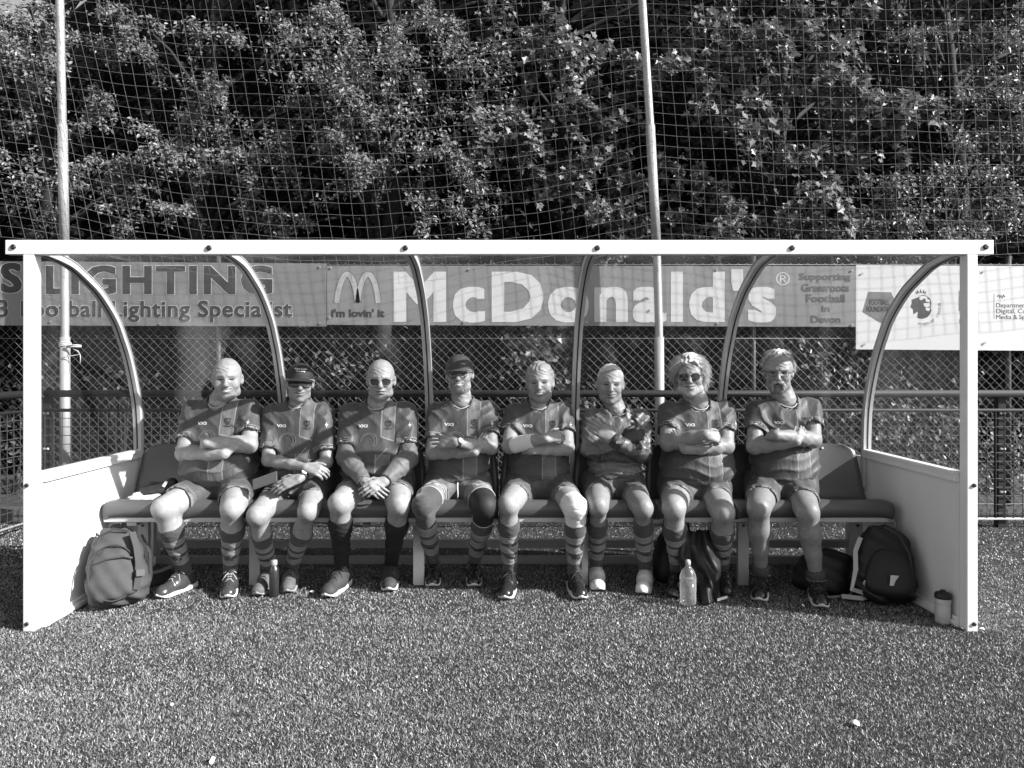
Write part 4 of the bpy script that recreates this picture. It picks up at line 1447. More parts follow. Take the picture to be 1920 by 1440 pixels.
def cap_shape(kind):
    s = SDF((-.13, -.15, -.03), (.13, .23, .17), .0038)
    def dome(X, Y, Z):
        k = np.sqrt((X / .087) ** 2 + ((Y + .014) / .108) ** 2 + ((Z - .030) / .094) ** 2)
        d = (k - 1) * .085
        return np.maximum(d, (.026 + .10 * np.abs(Y) * 0 - .06 * (Y - .08) * (Y > .08) - Z))
    s.func(dome, (-.09, -.125, .02), (.09, .10, .13))
    s.ell((0, -.014, .02), (.080, .100, .086), .002, sub=True)
    def brim(X, Y, Z):
        yy = Y - .055
        rim = np.sqrt((X / .082) ** 2 + (yy / .105) ** 2)
        zc = .034 - 2.6 * X * X - .16 * yy
        d = np.maximum((rim - 1) * .08, np.abs(Z - zc) - .0030)
        return np.maximum(d, .018 - yy * 1.0 - 0 * X)
    s.func(brim, (-.09, .06, -.03), (.09, .17, .06), .006)
    s.bump(lambda X, Y, Z: .0008 * np.sin(np.arctan2(X, Y + .014) * 6) * (Z > .05))
    V, F = s.mesh()
    return V, F


def spectacles(mb_frame, mb_lens, shape, y0=.098, w=.027, h=.021, cx=.0325, zc=-.003, bar=True, rim=.0016):
    for sx in (-1, 1):
        ring = []
        n = 20
        for k in range(n):
            a = 2 * math.pi * k / n; ca, sa = math.cos(a), math.sin(a)
            e = shape
            X = cx + w * math.copysign(abs(ca) ** (2 / e), ca); Z = zc + h * math.copysign(abs(sa) ** (2 / e), sa)
            if shape == 2.6 and sa < 0: X -= .004 * sa * 0
            ring.append((sx * X, y0 - 6.0 * (X - .01) ** 2, Z))
        mb_frame.tube(ring, rim, 5, closed=True)
        if mb_lens is not None:
            c = np.mean(np.array(ring), 0); c[1] += .003
            mb_lens.add([tuple(c)] + ring, [(0, k + 1, (k + 1) % n + 1) if sx > 0 else (0, (k + 1) % n + 1, k + 1) for k in range(n)], True)
        e = (sx * (cx + w), y0 - 6.0 * (cx + w - .01) ** 2, zc + h * .5)
        mb_frame.tube([e, (sx * .077, .05, zc + h * .55), (sx * .0825, .0, zc + h * .5), (sx * .083, -.02, zc - .004)], .0018, 5)
    z = zc + h * .35; x = cx - w
    mb_frame.tube([(-x, y0, z), (0, y0 + .004, z + .003), (x, y0, z)], rim, 5)


# ------------------------------------------------------------------ the person builder
def person(spec):
    sh = spec
    cxp = sh['cx']
    SD = sh.get('SD', 4.555)
    shL, shR = P(sh['sh'][0][0], sh['sh'][0][1], SD), P(sh['sh'][1][0], sh['sh'][1][1], SD)
    shL.x += .058; shR.x -= .058; shL.z += .012 + sh.get('lift', .024); shR.z += .012 + sh.get('lift', .024)
    mid = (shL + shR) / 2
    hipz = .575
    tx = mid.x * .5 + P(cxp, 900, 4.5).x * .5
    hx = P(cxp, 900, 4.5).x
    root = empty('person', (hx, 4.5, 0), sh['label'], 'person', 'players sitting on the bench')
    bw = sh.get('build', 1.0); belly = sh.get('belly', .02)
    hips = [V3((hx - .095, 4.56, hipz)), V3((hx + .095, 4.56, hipz))]
    knees = [V3(P(x, y, sh.get('KD', 4.13))) for x, y in sh['knee']]
    ank = [V3(PZ(x, y, .105)) for x, y in sh['ankle']]
    toes = [PZ(x, y, .02) for x, y in sh['toe']]
    S = [V3(shL), V3(shR)]
    El = [V3(P(*sh['arm'][i][0])) for i in (0, 1)]
    Wr = [V3(P(*sh['arm'][i][1])) for i in (0, 1)]
    Kn = [V3(P(*sh['arm'][i][2])) for i in (0, 1)]
    zsh = float(mid.z)
    halfsh = (shR.x - shL.x) / 2
    neck = V3((mid.x + sh.get('neckdx', 0), 4.548, zsh + .055))
    aw = .175 * bw
    def torso(infl=0.0):
        e = infl
        return [(.47, hx, 4.56, .185 * bw + e, .135 + e), (.58, hx, 4.55, .190 * bw + e, .140 + belly * .5 + e),
                (.68, hx * .7 + mid.x * .3, 4.545 - belly * .5, .186 * bw + belly * .35 + e, .130 + belly + e),
                (.78, hx * .4 + mid.x * .6, 4.552 - belly * .5, aw + belly * .2 + e, .122 + belly * .9 + e),
                (.88, mid.x, 4.565 - belly * .15, aw + .008 + e, .120 + belly * .3 + e),
                (zsh - .03, mid.x, 4.56, halfsh + .012 + e, .108 + e), (zsh + .012, mid.x, 4.56, halfsh + e, .085 + e),
                (zsh + .045, mid.x, 4.56, halfsh * .62 + e, .068 + e), (zsh + .075, mid.x, 4.555, .070 + e, .062 + e), (zsh + .10, mid.x, 4.55, .058 + e, .058 + e)]

    tone = sh.get('skin', .40) * .70
    # ---- skin: trunk and legs, arms with hands, head; one mesh
    allp = np.array([*hips, *knees, *ank, *S])
    s = SDF(allp.min(0) - (.26, .16, .12), allp.max(0) + (.26, .17, .15), .0108)
    s.loft(torso(-.014), 0)
    for i in (0, 1):
        th = .090 * bw
        kd = knees[i] + V3((0, .012, .004))
        s.cone(hips[i], kd, th, .057 * bw, .03)
        s.cone(hips[i] * .45 + kd * .55, kd + V3((0, .0, -.006)), .073 * bw, .054, .03)
        s.ell(knees[i] + V3((0, -.022, .008)), (.041, .036, .045), .022)
        sk = ank[i] - kd
        s.cone(kd, kd + sk * .32, .051 * bw, .054 * bw, .02)
        s.cone(kd + sk * .32, kd + sk * .62, .054 * bw, .044, .02)
        s.cone(kd + sk * .62, ank[i], .044, .034, .02)
        s.ell(kd + sk * .30 + V3((0, .026, 0)), (.050 * bw, .042, .10), .03)
        s.cone(kd + sk * .1 + V3((0, -.036, 0)), ank[i] + V3((0, -.012, .03)), .014, .012, .015)   # shin
        s.cone(S[i], El[i], .050 * bw, .043 * bw, .04)
    body = s.mesh()
    cbody = np.full(len(body[0]), tone * sh.get('legtone', 1.15) * .92)
    arms = []
    carm = []
    for i in (0, 1):
        pts = np.array([S[i], El[i], Wr[i], Kn[i]])
        s = SDF(pts.min(0) - .12, pts.max(0) + .12, .0047)
        ab = sh.get('armw', 1.0) * (.5 + .5 * bw)
        s.cone(S[i], El[i], .048 * ab, .040 * ab, 0)
        f = Wr[i] - El[i]
        s.ell(El[i] + V3((0, .008, -.008)), (.038 * ab,) * 3, .02)
        s.cone(El[i], El[i] + f * .28, .039 * ab, .0415 * ab, .02)
        s.cone(El[i] + f * .28, El[i] + f * .65, .0415 * ab, .0325 * ab, .02)
        s.cone(El[i] + f * .65, Wr[i], .034 * ab, .0265 * ab, .02)
        hp = sh['hand'][i]
        u = Kn[i] - Wr[i]
        if hp.get('u') is not None: u = V3(hp['u'])
        if not hp.get('glove'):
            hand(s, Wr[i], u, hp.get('n', (0, -1, .3)), hp.get('side', 1), hp.get('curl', .35), hp.get('s', .95), hp.get('spread', 0.1), thumb=hp.get('thumb', .6))
        s.bump(lambda X, Y, Z: .0009 * np.sin(X * 95 + Z * 60) * np.sin(Z * 120 + Y * 70))
        m = s.mesh(); arms.append(m); carm.append(np.full(len(m[0]), tone * sh.get('armtone', .95)))
    # head
    hx0, hy0, hD = sh['head']
    C = V3(P(hx0, hy0, hD)); C[1] += .06
    ry, rp, rr = sh.get('rot', (0, 0, 0))
    R = head_axes(ry + .9 * math.atan2(-C[0], C[1]), rp, rr)
    HS = sh.get('hs', 1.0)
    hp = dict(sh.get('face', {})); hp['tone'] = tone
    hp['neck_local'] = (R.T @ (neck - C)) / HS
    hp['neck_local'][2] = max(hp['neck_local'][2], -.21)
    hv, hf, hc = head_shape(hp)
    hw = C + HS * (hv @ R.T)
    hf = hf[:, ::-1]        # the mirror turns the faces
    V, F = join_np([body, *arms, (hw, hf)])
    me = mesh_np('body', V, F)
    fattr(me, 'tone', np.concatenate([cbody, *carm, hc]))
    link('body', me, M_skin, root)

    def local(mb_or_vf, name, material, parent=root, smooth=True):
        if isinstance(mb_or_vf, MB):
            m = mb_or_vf; m.v = [tuple(C + HS * (R @ np.array(v))) for v in m.v]; m.f = [tuple(reversed(f)) for f in m.f]
            return m.build(name, material, parent)
        v, f = mb_or_vf
        return link(name, mesh_np(name, C + HS * (v @ R.T), f[:, ::-1], smooth), material, parent)

    # ---- jersey
    lo = np.array([*S, *El, hips[0], hips[1]]).min(0) - (.11, .20, .10); hi = np.array([*S, *El, hips[0], hips[1]]).max(0) + (.11, .16, .14)
    gk = sh.get('gk', False)
    if gk: lo = np.minimum(lo, np.array(Wr).min(0) - .08); hi = np.maximum(hi, np.array(Wr).max(0) + .08)
    s = SDF(lo, hi, .0076)
    s.loft(torso(.010), 0)
    cuffs = []
    for i in (0, 1):
        sg = -1 if i == 0 else 1
        ce = S[i] + (El[i] - S[i]) * sh.get('sleeve', .74)
        if gk:
            s.cone(S[i], El[i], .066, .058, .05); s.cone(El[i], Wr[i], .058, .040, .03, cut1=True)
            cuffs.append((S[i], El[i]))
        else:
            s.cone(S[i] + V3((-sg * .01, 0, 0)), ce, .068 * (.4 + .6 * bw), .0615 * (.3 + .7 * bw), .045, cut1=True)
            cuffs.append((S[i], ce))
    z0 = sh.get('hem', .635)
    s.func(lambda X, Y, Z: (z0 - Z) + (Y - 4.40) * .55 + .006 * np.sin(X * 40), lo, hi, inter=True)
    ph = random.uniform(0, 6)
    def fold(x): return 1.6 * (1 - np.abs(np.sin(x * .5))) ** 1.6 - .55
    def wrinkle(X, Y, Z):
        fr = np.clip((4.60 - Y) * 8, 0, 1)
        low = np.exp(-((Z - .70) / .07) ** 2)
        a = -.0062 * fold(Z * 105 + 3.5 * np.sin(X * 9 + ph) + 2 * np.sin((X - hx) * 22)) * low * fr
        b = -.0062 * fold((np.abs(X - mid.x) * 70 - (Z - zsh) * 62) + 2 * np.sin(Z * 30 + ph)) * np.exp(-(((np.abs(X - mid.x) - halfsh * .9) / .06) ** 2)) * (Z > zsh - .16)
        c = -.0042 * fold(X * 60 + 3 * np.sin(Z * 26 + ph)) * np.exp(-((Z - (zsh - .06)) / .09) ** 2)
        q = a + b + c
        if gk: q = q * 1.3 + .0035 * np.sin((X * .6 + Z) * 120 + 3 * np.sin(X * 40 + Z * 20)) * (np.abs(X - mid.x) > halfsh * .5) + .0025 * np.sin(X * 105 + 2 * np.sin(Z * 30)) * (np.abs(X - mid.x) < halfsh * .6) * (Z > zsh - .12)
        return q
    s.bump(wrinkle)
    if not gk:
        for i in (0, 1):
            d = (cuffs[i][1] - S[i]); L = np.linalg.norm(d); d = d / L
            s.cone(cuffs[i][1] - d * .014, cuffs[i][1] + d * .05, .0545 * (.3 + .7 * bw), .056 * (.3 + .7 * bw), 0, sub=True)
    nd = V3((hw[:, 0].mean(), 4.55, zsh + .25)) - neck; nd /= np.linalg.norm(nd)
    s.cone(neck - nd * .03 + V3((0, -.012, 0)), neck + nd * .10, .068 * hp.get('neckw', 1), .078, .004, sub=True)
    sv, sf = s.mesh()
    me = mesh_np('jersey', sv, sf)
    fattr(me, 'u', sv[:, 0] - mid.x); fattr(me, 'v', sv[:, 2] - zsh)
    cf = np.full(len(sv), 1.0)
    for i in (0, 1):
        a, b = cuffs[i]; d = b - a; L = np.linalg.norm(d); d = d / L
        t = (sv - a) @ d; rad = np.linalg.norm(sv - a - t[:, None] * d, axis=1)
        out = (sv[:, 0] - S[i][0]) * (-1 if i == 0 else 1)
        m = (rad < .082) & (t > .03) & (out > -.055 - .0 * t)
        cf = np.where(m, L - t, cf)
    fattr(me, 'cuff', cf)
    jersey = link('jersey', me, M_gk if gk else sh.get('jersey', M_shirt), root)
    bvh = BVHTree.FromPolygons([tuple(v) for v in sv], [tuple(f) for f in sf])

    def decal(uv, F, x0, x1, z0, z1, material, name, off=.0022, target=bvh, parent=jersey, skew=0.0):
        out = []; ok = []
        for (a, b) in uv:
            x = x0 + a * (x1 - x0) + skew * b; z = z0 + b * (z1 - z0)
            h, n, _, _ = target.ray_cast(Vector((x, 3.6, z)), Vector((0, 1, 0)))
            ok.append(h is not None)
            out.append(tuple(h + Vector((0, -off, 0)) + n * .0008) if h is not None else (x, 4.4, z))
        F = [f for f in F if all(ok[i] for i in f) and max(out[i][1] for i in f) - min(out[i][1] for i in f) < .05]
        if not F: return None
        me = bpy.data.meshes.new(name); me.from_pydata(out, [], F); me.update()
        return link(name, me, material, parent)

    # collar piping round the neck opening
    ring = []
    for k in range(28):
        a = 2 * math.pi * k / 28
        ring.append((neck[0] + .070 * math.cos(a), neck[1] - .004 + .068 * math.sin(a), neck[2] - .002 + .016 * math.sin(a)))
    m = MB()
    for arc, mm in ((ring[14:28] + [ring[0]], M_edge),):
        pth = []
        for q in arc:
            h = bvh.find_nearest(Vector(q))
            pth.append(h[0].lerp(Vector(q), .35))
        m.tube(pth, .0042, 6)
    m.build('collar', M_edge if not gk else M_gk, root)

    # prints: maker's mark, crest, pale sponsor rings
    if not gk:
        uv, F, asp = TX['VX3']
        decal(uv, F, mid.x - .098, mid.x - .040, zsh - .080, zsh - .062, M_print, 'maker_mark')
        crest(decal, mid.x + .082, zsh - .064)
        for rr, cx0 in ((.042, -.035), (.052, -.030)):
            n = 28; uvr = []; Fr = []
            for k in range(n):
                a = -.9 + 4.2 * k / (n - 1)
                for q in (rr - .0035, rr + .0035): uvr.append((cx0 + q * math.cos(a) * .95, -.158 + q * math.sin(a) * .85))
            Fr = [(2 * k, 2 * k + 1, 2 * k + 3, 2 * k + 2) for k in range(n - 1)]
            decal(uvr, Fr, mid.x, mid.x + 1, zsh, zsh + 1, M_printdim, 'sponsor_ring')
        zz = MB()
        uvz = [(0, .4), (.5, 1), (.42, .55), (.9, .62), (.3, 0), (.45, .42)]
        decal(uvz, [(0, 1, 2), (0, 2, 5), (2, 3, 5), (5, 3, 4)], shR.x + .022, shR.x + .042, zsh - .085, zsh - .045, M_print, 'sleeve_flash')
    for (txt, a, b, c, d, mm) in sh.get('text', ()):
        uv, F, asp = TX[txt]
        decal(uv, F, mid.x + a, mid.x + b, zsh + c, zsh + d, mm, 'lettering')

    # long base-layer sleeves
    if sh.get('under'):
        for i in (0, 1):
            pts = np.array([S[i], El[i], Wr[i]])
            s = SDF(pts.min(0) - .09, pts.max(0) + .09, .0052)
            c0 = S[i] + (El[i] - S[i]) * .5
            s.cone(c0, El[i], .057, .056, 0); s.cone(El[i], El[i] * .65 + Wr[i] * .35, .056, .056, .03); s.cone(El[i] * .65 + Wr[i] * .35, Wr[i] - (Wr[i] - El[i]) * .02, .056, .040, .03, cut1=True)
            s.bump(lambda X, Y, Z: .0022 * np.sin(Z * 130 + 3 * np.sin(X * 40)) * np.sin(X * 50 + Y * 40))
            link('base_layer_sleeve', mesh_np('base_layer_sleeve', *s.mesh()), M_under, root)

    # ---- shorts
    hemt = sh.get('short', (.60, .60))
    s = SDF(np.minimum(hips[0], np.minimum(knees[0], knees[1])) - (.16, .14, .14), np.maximum(hips[1], np.maximum(knees[0], knees[1])) + (.16, .18, .16), .0085)
    s.loft([(.47, hx, 4.56, .195 * bw, .145), (.58, hx, 4.555, .202 * bw, .150 + belly * .5), (.665, hx, 4.555, .196 * bw, .140 + belly * .6)], 0)
    hems = []
    for i in (0, 1):
        e = hips[i] + (knees[i] - hips[i]) * (hemt[i] + .05)
        s.cone(hips[i], e, .108 * bw, .084 * bw, .05, cut1=True); hems.append(e)
    ph2 = random.uniform(0, 6)
    s.bump(lambda X, Y, Z: .0035 * np.sin((np.abs(X - hx) * 75 + Y * 60) + 3 * np.sin(Y * 25 + ph2)) * np.clip((4.55 - Y) * 6, 0, 1))
    for i in (0, 1):
        d = hems[i] - hips[i]; d /= np.linalg.norm(d)
        s.cone(hems[i] - d * .012, hems[i] + d * .06, .077 * bw, .078 * bw, 0, sub=True)
    v, f = s.mesh()
    me = mesh_np('shorts', v, f)
    hm = np.full(len(v), 1.0)
    for i in (0, 1):
        d = hems[i] - hips[i]; L = np.linalg.norm(d); d = d / L
        t = (v - hips[i]) @ d
        mside = (v[:, 0] < hx) if i == 0 else (v[:, 0] >= hx)
        hm = np.where(mside, L - t, hm)
    fattr(me, 'hem', hm)
    link('shorts', me, sh.get('shorts', M_shorts), root)

    # ---- socks and shoes
    for i in (0, 1):
        sk = sh['sock'][i]
        kd = knees[i] + V3((0, .012, .004)); ax = ank[i] - kd
        if sk is not None:
            t0, smat, name = sk
            s = SDF(np.minimum(kd, ank[i]) - .12, np.maximum(kd, ank[i]) + .12, .0064)
            e = .0045
            pts = [(-.45, .056), (0, .054), (.32, .0575), (.62, .047), (1.0, .038)]
            def at(t): return kd + ax * t
            s.cone(at(0), at(.32), .051 * bw + e, .054 * bw + e, .02); s.cone(at(.32), at(.62), .054 * bw + e, .044 + e, .02); s.cone(at(.62), at(1.06), .044 + e, .034 + e, .02)
            s.ell(at(.30) + V3((0, .026, 0)), (.050 * bw + e, .042 + e, .10), .03)
            s.cone(at(.1) + V3((0, -.036, 0)), ank[i] + V3((0, -.012, .03)), .014 + e, .012 + e, .015)
            L = np.linalg.norm(ax); d = ax / L
            if t0 < 0:                                 # pulled up over the knee
                s.cone(kd + (hips[i] - kd) * .30, kd, .078 * bw + e, .060 * bw + e, .03, cut0=True); s.ell(knees[i] + V3((0, -.022, .008)), (.046 + e, .041 + e, .05 + e), .025)
            else:
                s.func(lambda X, Y, Z: t0 * L - ((X - kd[0]) * d[0] + (Y - kd[1]) * d[1] + (Z - kd[2]) * d[2]) + .004 * np.sin(X * 60 + i), s.lo, s.lo + s.h * s.n, inter=True)
                tk = at(t0 + .015)
            s.bump(lambda X, Y, Z: .0010 * np.sin(Z * 210 + 2 * np.sin(X * 60)))
            v, f = s.mesh()
            me = mesh_np(name, v, f)
            tt = ((v - kd) @ d) / L
            fattr(me, 'along', (tt - max(t0, .05)) / (1 - max(t0, .05)))
            so = link('sock', me, smat, root)
            if smat is M_sock:
                bv = BVHTree.FromPolygons([tuple(q) for q in v], [tuple(q) for q in f])
                tz = max(t0, .05) + (1 - max(t0, .05)) * .665; c = at(tz)
                uv, F, asp = TX['VX3']
                decal(uv, F, c[0] - .026, c[0] + .030, c[2] - .008, c[2] + .008, M_crest, 'maker_mark', target=bv, parent=so)
        if sh.get('roll'):
            rm = MB(); a0 = kd + ax * .84; a1 = kd + ax * 1.0
            rm.tube([a0, a0 * .8 + a1 * .2, a0 * .45 + a1 * .55, a0 * .2 + a1 * .8, a1, a1 + ax * .06], [.044, .053, .054, .052, .047, .040], 16)
            rm.build('rolled_sock', M_sockplain, root)
            em = MB(); c = a0 * .12 + a1 * .88
            em.tube([c + V3((.052 * math.cos(q), .052 * math.sin(q), .002 * math.sin(3 * q))) for q in [k * math.pi / 10 for k in range(20)]], .004, 5, closed=True); em.build('sock_welt', M_glove, root)
        um, sm, lm, fl = sh['shoe']
        place_shoe(root, Vector(ank[i]), toes[i], um, sm, lm, sh.get('shoesize', 1.0), fl)
    if sh.get('extra'): sh['extra'](root, locals())
    # ---- things worn on the head
    if sh.get('headwear'): sh['headwear'](root, local)
    return root


def band(root, name, a, b, r0, r1, material, bulge=.002, n=18, k=6):
    """sleeve-like band round a limb between points a and b"""
    a, b = V3(a), V3(b); m = MB()
    m.tube([a + (b - a) * t / k for t in range(k + 1)], [r0 + (r1 - r0) * t / k + bulge * math.sin(math.pi * t / k) + .001 * math.sin(t * 2.3) for t in range(k + 1)], n)
    return m.build(name, material, root)


TX = {t: text_shape(t, b) for t, b in (('VX3', .05), ('JORE', .01), ('SEAFOODS', .01), ('SE', .02), ('West Coast', .03), ('Plumbing', .03))}


def crest(decal, cx, cz):
    shield = [(0, 1), (.5, 1.08), (1, 1), (.98, .45), (.5, 0), (.02, .45)]
    n = len(shield)
    inner = [(.5 + (x - .5) * .76, .54 + (y - .54) * .78) for x, y in shield]
    decal(shield + inner, [(i, (i + 1) % n, n + (i + 1) % n, n + i) for i in range(n)], cx - .018, cx + .018, cz - .020, cz + .022, M_crest, 'crest')
    for y in (.30, .52, .76):
        w = .17 + .12 * y
        decal([(.5 - w, y), (.5 + w, y), (.5 + w * .8, y + .13), (.5, y + .08), (.5 - w * .8, y + .13)], [(0, 1, 2, 3, 4)], cx - .018, cx + .018, cz - .020, cz + .022, M_crest, 'crest')
    decal([(-.1, -.02), (.5, -.16), (1.1, -.02), (1.1, .10), (.5, -.04), (-.1, .10)], [(0, 1, 4, 5), (1, 2, 3, 4)], cx - .018, cx + .018, cz - .022, cz + .022, M_crest, 'crest')

# ------------------------------------------------------------------ the eight players, left to right
def fall(out=.25, side=.55):
    def f(p, v):
        t = np.array((math.copysign(side, p[0] + .0001), -.15, -.55 if abs(p[0]) > .035 else -.05))
        t = t - v * (t @ v)
        return t / (np.linalg.norm(t) + 1e-6) + v * out
    return f


def comb(out=.1):
    def f(p, v):
        t = np.array((.75, -.5, .05)); t = t - v * (t @ v)
        return t / (np.linalg.norm(t) + 1e-6) + v * out
    return f


def wear_hair(hl, puff, zmin, n, length, material, cond, grav=.5, wave=.05, r=.0016, dirf=None, amp=.004, name='hair'):
    def f(root, local):
        h = local(hair_cap(hl, puff, zmin, amp), name, material)
        mb = MB(); ro, no = scalp(n, cond)
        di = [dirf(p, v) for p, v in zip(ro, no)] if dirf else no
        strands(mb, ro, di, [length * random.uniform(.6, 1.2) for _ in ro], r, grav, wave)
        local(mb, 'hair_strands', material, h)
    return f


def wear_cap(material, text=None, shades=None, logo=False):
    def f(root, local):
        cp = cap_shape(0)
        o = local(cp, 'cap', material)
        if text:
            for body, z0, z1, w in text:
                uv, F, asp = TX[body]
                m = MB(); vs = []
                for a, b in uv:
                    x = (a - .5) * w; z = z0 + b * (z1 - z0)
                    k = 1 - (x / .087) ** 2 - ((z - .030) / .094) ** 2
                    vs.append((x, -.014 + .108 * math.sqrt(max(k, .02)) + .0035, z))
                m.add(vs, F); local(m, 'cap_lettering', M_print, o)
        if logo:
            m = MB(); m.tube([(.022, .0855, .062), (.034, .080, .060), (.046, .073, .059)], .0022, 4); local(m, 'cap_mark', M_print, o)
        if shades: shades(root, local)
    return f


def wear_glasses(shape, w, h, lens, frame, rim=.0016, zc=-.003, y0=.1, name='glasses', cx=.0325):
    def f(root, local):
        fm, lm = MB(), (MB() if lens else None)
        spectacles(fm, lm, shape, y0, w, h, cx, zc, rim=rim)
        o = local(fm, name, frame)
        if lens: local(lm, 'lens', lens, o)
    return f


def both(*fs):
    def f(root, local):
        for g in fs: g(root, local)
    return f


def watch(idx, t, r):
    def f(root, L):
        a = L['Wr'][idx]; e = L['El'][idx]; d = (a - e) / np.linalg.norm(a - e)
        c = a - d * t
        s = band(root, 'watch_strap', c - d * .009, c + d * .009, r, r, M_strap, .001)
        nrm = V3((0, -.85, .5)); nrm -= d * (nrm @ d); nrm /= np.linalg.norm(nrm)
        m = MB(); q = c + nrm * (r - .001); m.tube([q, q + nrm * .006, q + nrm * .008], [.017, .017, .014], 14); m.build('watch_case', M_watch, root)
    return f


def bandaged_arm_and_knee(root, L):
    e, w = L['El'][0], L['Wr'][0]
    band(root, 'forearm_bandage', e + (w - e) * .12, e + (w - e) * .62, .0500, .0435, M_bandage, .001)
    band(root, 'bandage_end', e + (w - e) * .60, e + (w - e) * .68, .0435, .0405, M_bandage, .001)
    k, h, a = L['knees'][1], L['hips'][1], L['ank'][1]
    s = SDF(k - .13, k + .13, .0056)
    kd = k + V3((0, .012, .004)); ax = a - kd
    s.cone(kd + (h - kd) * .17, kd, .071, .063, 0, cut0=True); s.cone(kd, kd + ax * .22, .060, .060, .03, cut1=True); s.ell(k + V3((0, -.022, .008)), (.047, .042, .051), .022)
    s.bump(lambda X, Y, Z: .0006 * np.sin(Z * 190 + X * 40))
    link('knee_bandage', mesh_np('knee_bandage', *s.mesh()), M_bandage, root)


def brace(root, L):
    k, h, a = L['knees'][1], L['hips'][1], L['ank'][1]
    kd = k + V3((0, .012, .004)); ax = a - kd
    s = SDF(k - .17, k + .17, .0056)
    s.cone(kd + (h - kd) * .27, kd, .081, .066, 0, cut0=True); s.cone(kd, kd + ax * .20, .062, .061, .03, cut1=True); s.ell(k + V3((0, -.022, .008)), (.047, .043, .052), .022)
    o = link('knee_brace', mesh_np('knee_brace', *s.mesh()), M_brace, root)
    for p, r, d in ((kd + (h - kd) * .265, .0815, h - kd), (kd + ax * .195, .0625, ax)):
        d = Vector(d).normalized(); u = d.orthogonal().normalized(); w = d.cross(u); m = MB()
        m.tube([Vector(p) + (u * math.cos(q) + w * math.sin(q)) * r for q in [i * math.pi / 12 for i in range(24)]], .0022, 5, closed=True); m.build('brace_piping', M_braceedge, o)
    # over-knee sock piping on the other leg, drawstring
    k2, h2 = L['knees'][0], L['hips'][0]; kd2 = k2 + V3((0, .012, .004))
    d = Vector(h2 - kd2).normalized(); u = d.orthogonal().normalized(); w = d.cross(u); m = MB(); p = Vector(kd2 + (h2 - kd2) * .29)
    m.tube([p + (u * math.cos(q) + w * math.sin(q)) * .080 for q in [i * math.pi / 12 for i in range(24)]], .0035, 5, closed=True); m.build('sock_welt', M_braceedge, root)
    m = MB(); c = P(858, 905, 4.33); m.tube([c, c + Vector((0, -.012, -.03)), c + Vector((0.002, -.008, -.065)), c + Vector((0, .0, -.10))], .004, 5); m.build('drawstring', M_bandage, root)
    watch(1, .012, .029)(root, L)


def keeper_gloves(root, L):
    for i in (0, 1):
        W, K = L['Wr'][i], L['Kn'][i]; u = K - W; u = u / np.linalg.norm(u)
        s = SDF(np.minimum(W, K) - .15, np.maximum(W, K) + .15, .0042)
        hand(s, W + u * .01, u, (0, -1, .25), 1 if i == 0 else -1, (.12, .1, .12, .16) if i == 1 else .5, .95, .3, 1.5, .7)
        o = link('glove', mesh_np('glove', *s.mesh()), M_glove if i == 1 else M_glovedark, root)
        b = band(root, 'glove_cuff', W - u * .05, W + u * .018, .040, .036, M_glovedark, .003)
        q = W - u * .02 + V3((0, -.043, .006)); m = MB(); m.bbox(q[0] - .015, q[0] + .015, q[1] - .004, q[1] + .002, q[2] - .008, q[2] + .008, .002); m.build('cuff_tab', M_glove, root)


def moustache(root, local):
    sd = SDF((-.05, .05, -.115), (.05, .13, -.035), .0028)
    for sx in (-1, 1):
        sd.cone((sx * .002, .103, -.049), (sx * .021, .098, -.053), .0062, .0068, .004)
        sd.cone((sx * .021, .098, -.053), (sx * .031, .088, -.068), .0068, .0070, .004)
        sd.cone((sx * .031, .088, -.068), (sx * .030, .084, -.098), .0070, .0050, .004)
    sd.bump(lambda X, Y, Z: .0018 * np.sin(X * 520 + 3 * np.sin(Z * 200)) + .0012 * np.sin(Z * 300 + X * 200))
    o = local(sd.mesh(), 'moustache', M_hairwhite)
    m = MB()
    for _ in range(420):
        sx = random.choice((-1, 1)); a = random.random()
        if a < .5: b = a * 2; p0 = np.array((sx * (.002 + .022 * b), .106 - .006 * b, -.047 - .006 * b)); d = np.array((sx * .010, .001, -.009))
        else: b = a * 2 - 1; p0 = np.array((sx * (.028 + random.uniform(-.004, .004)), .095 - .006 * b, -.058 - .036 * b)); d = np.array((sx * .001, .002, -.013))
        p0 = p0 + RNG.normal(0, .002, 3)
        m.tube([p0, p0 + d * .6, p0 + d + (0, -.003, -.003)], [.0010, .0009, .0004], 3, caps=False)
    local(m, 'moustache_hairs', M_hairwhite, o)


def stubble(n, cond, material, L=.006, r=.0009, name='beard'):
    def f(root, local):
        m = MB()
        k = 0
        while k < n:
            x = random.uniform(-.055, .055); z = random.uniform(-.125, -.035)
            if not cond(x, z): continue
            k += 1
            y = .098 - 10.5 * x * x - max(0, -.095 - z) * 1.0
            m.tube([(x, y - .006, z), (x * 1.04, y + L * .3, z - L)], [r, r * .4], 3, caps=False)
        local(m, name, material)
    return f


HS0 = (M_sock, M_sock)
LEATHER = (M_shoe_leather, M_sole_white, M_lace_dark, True)
def H(i, **k):
    d = dict(side=1 if i == 0 else -1); d.update(k); return d


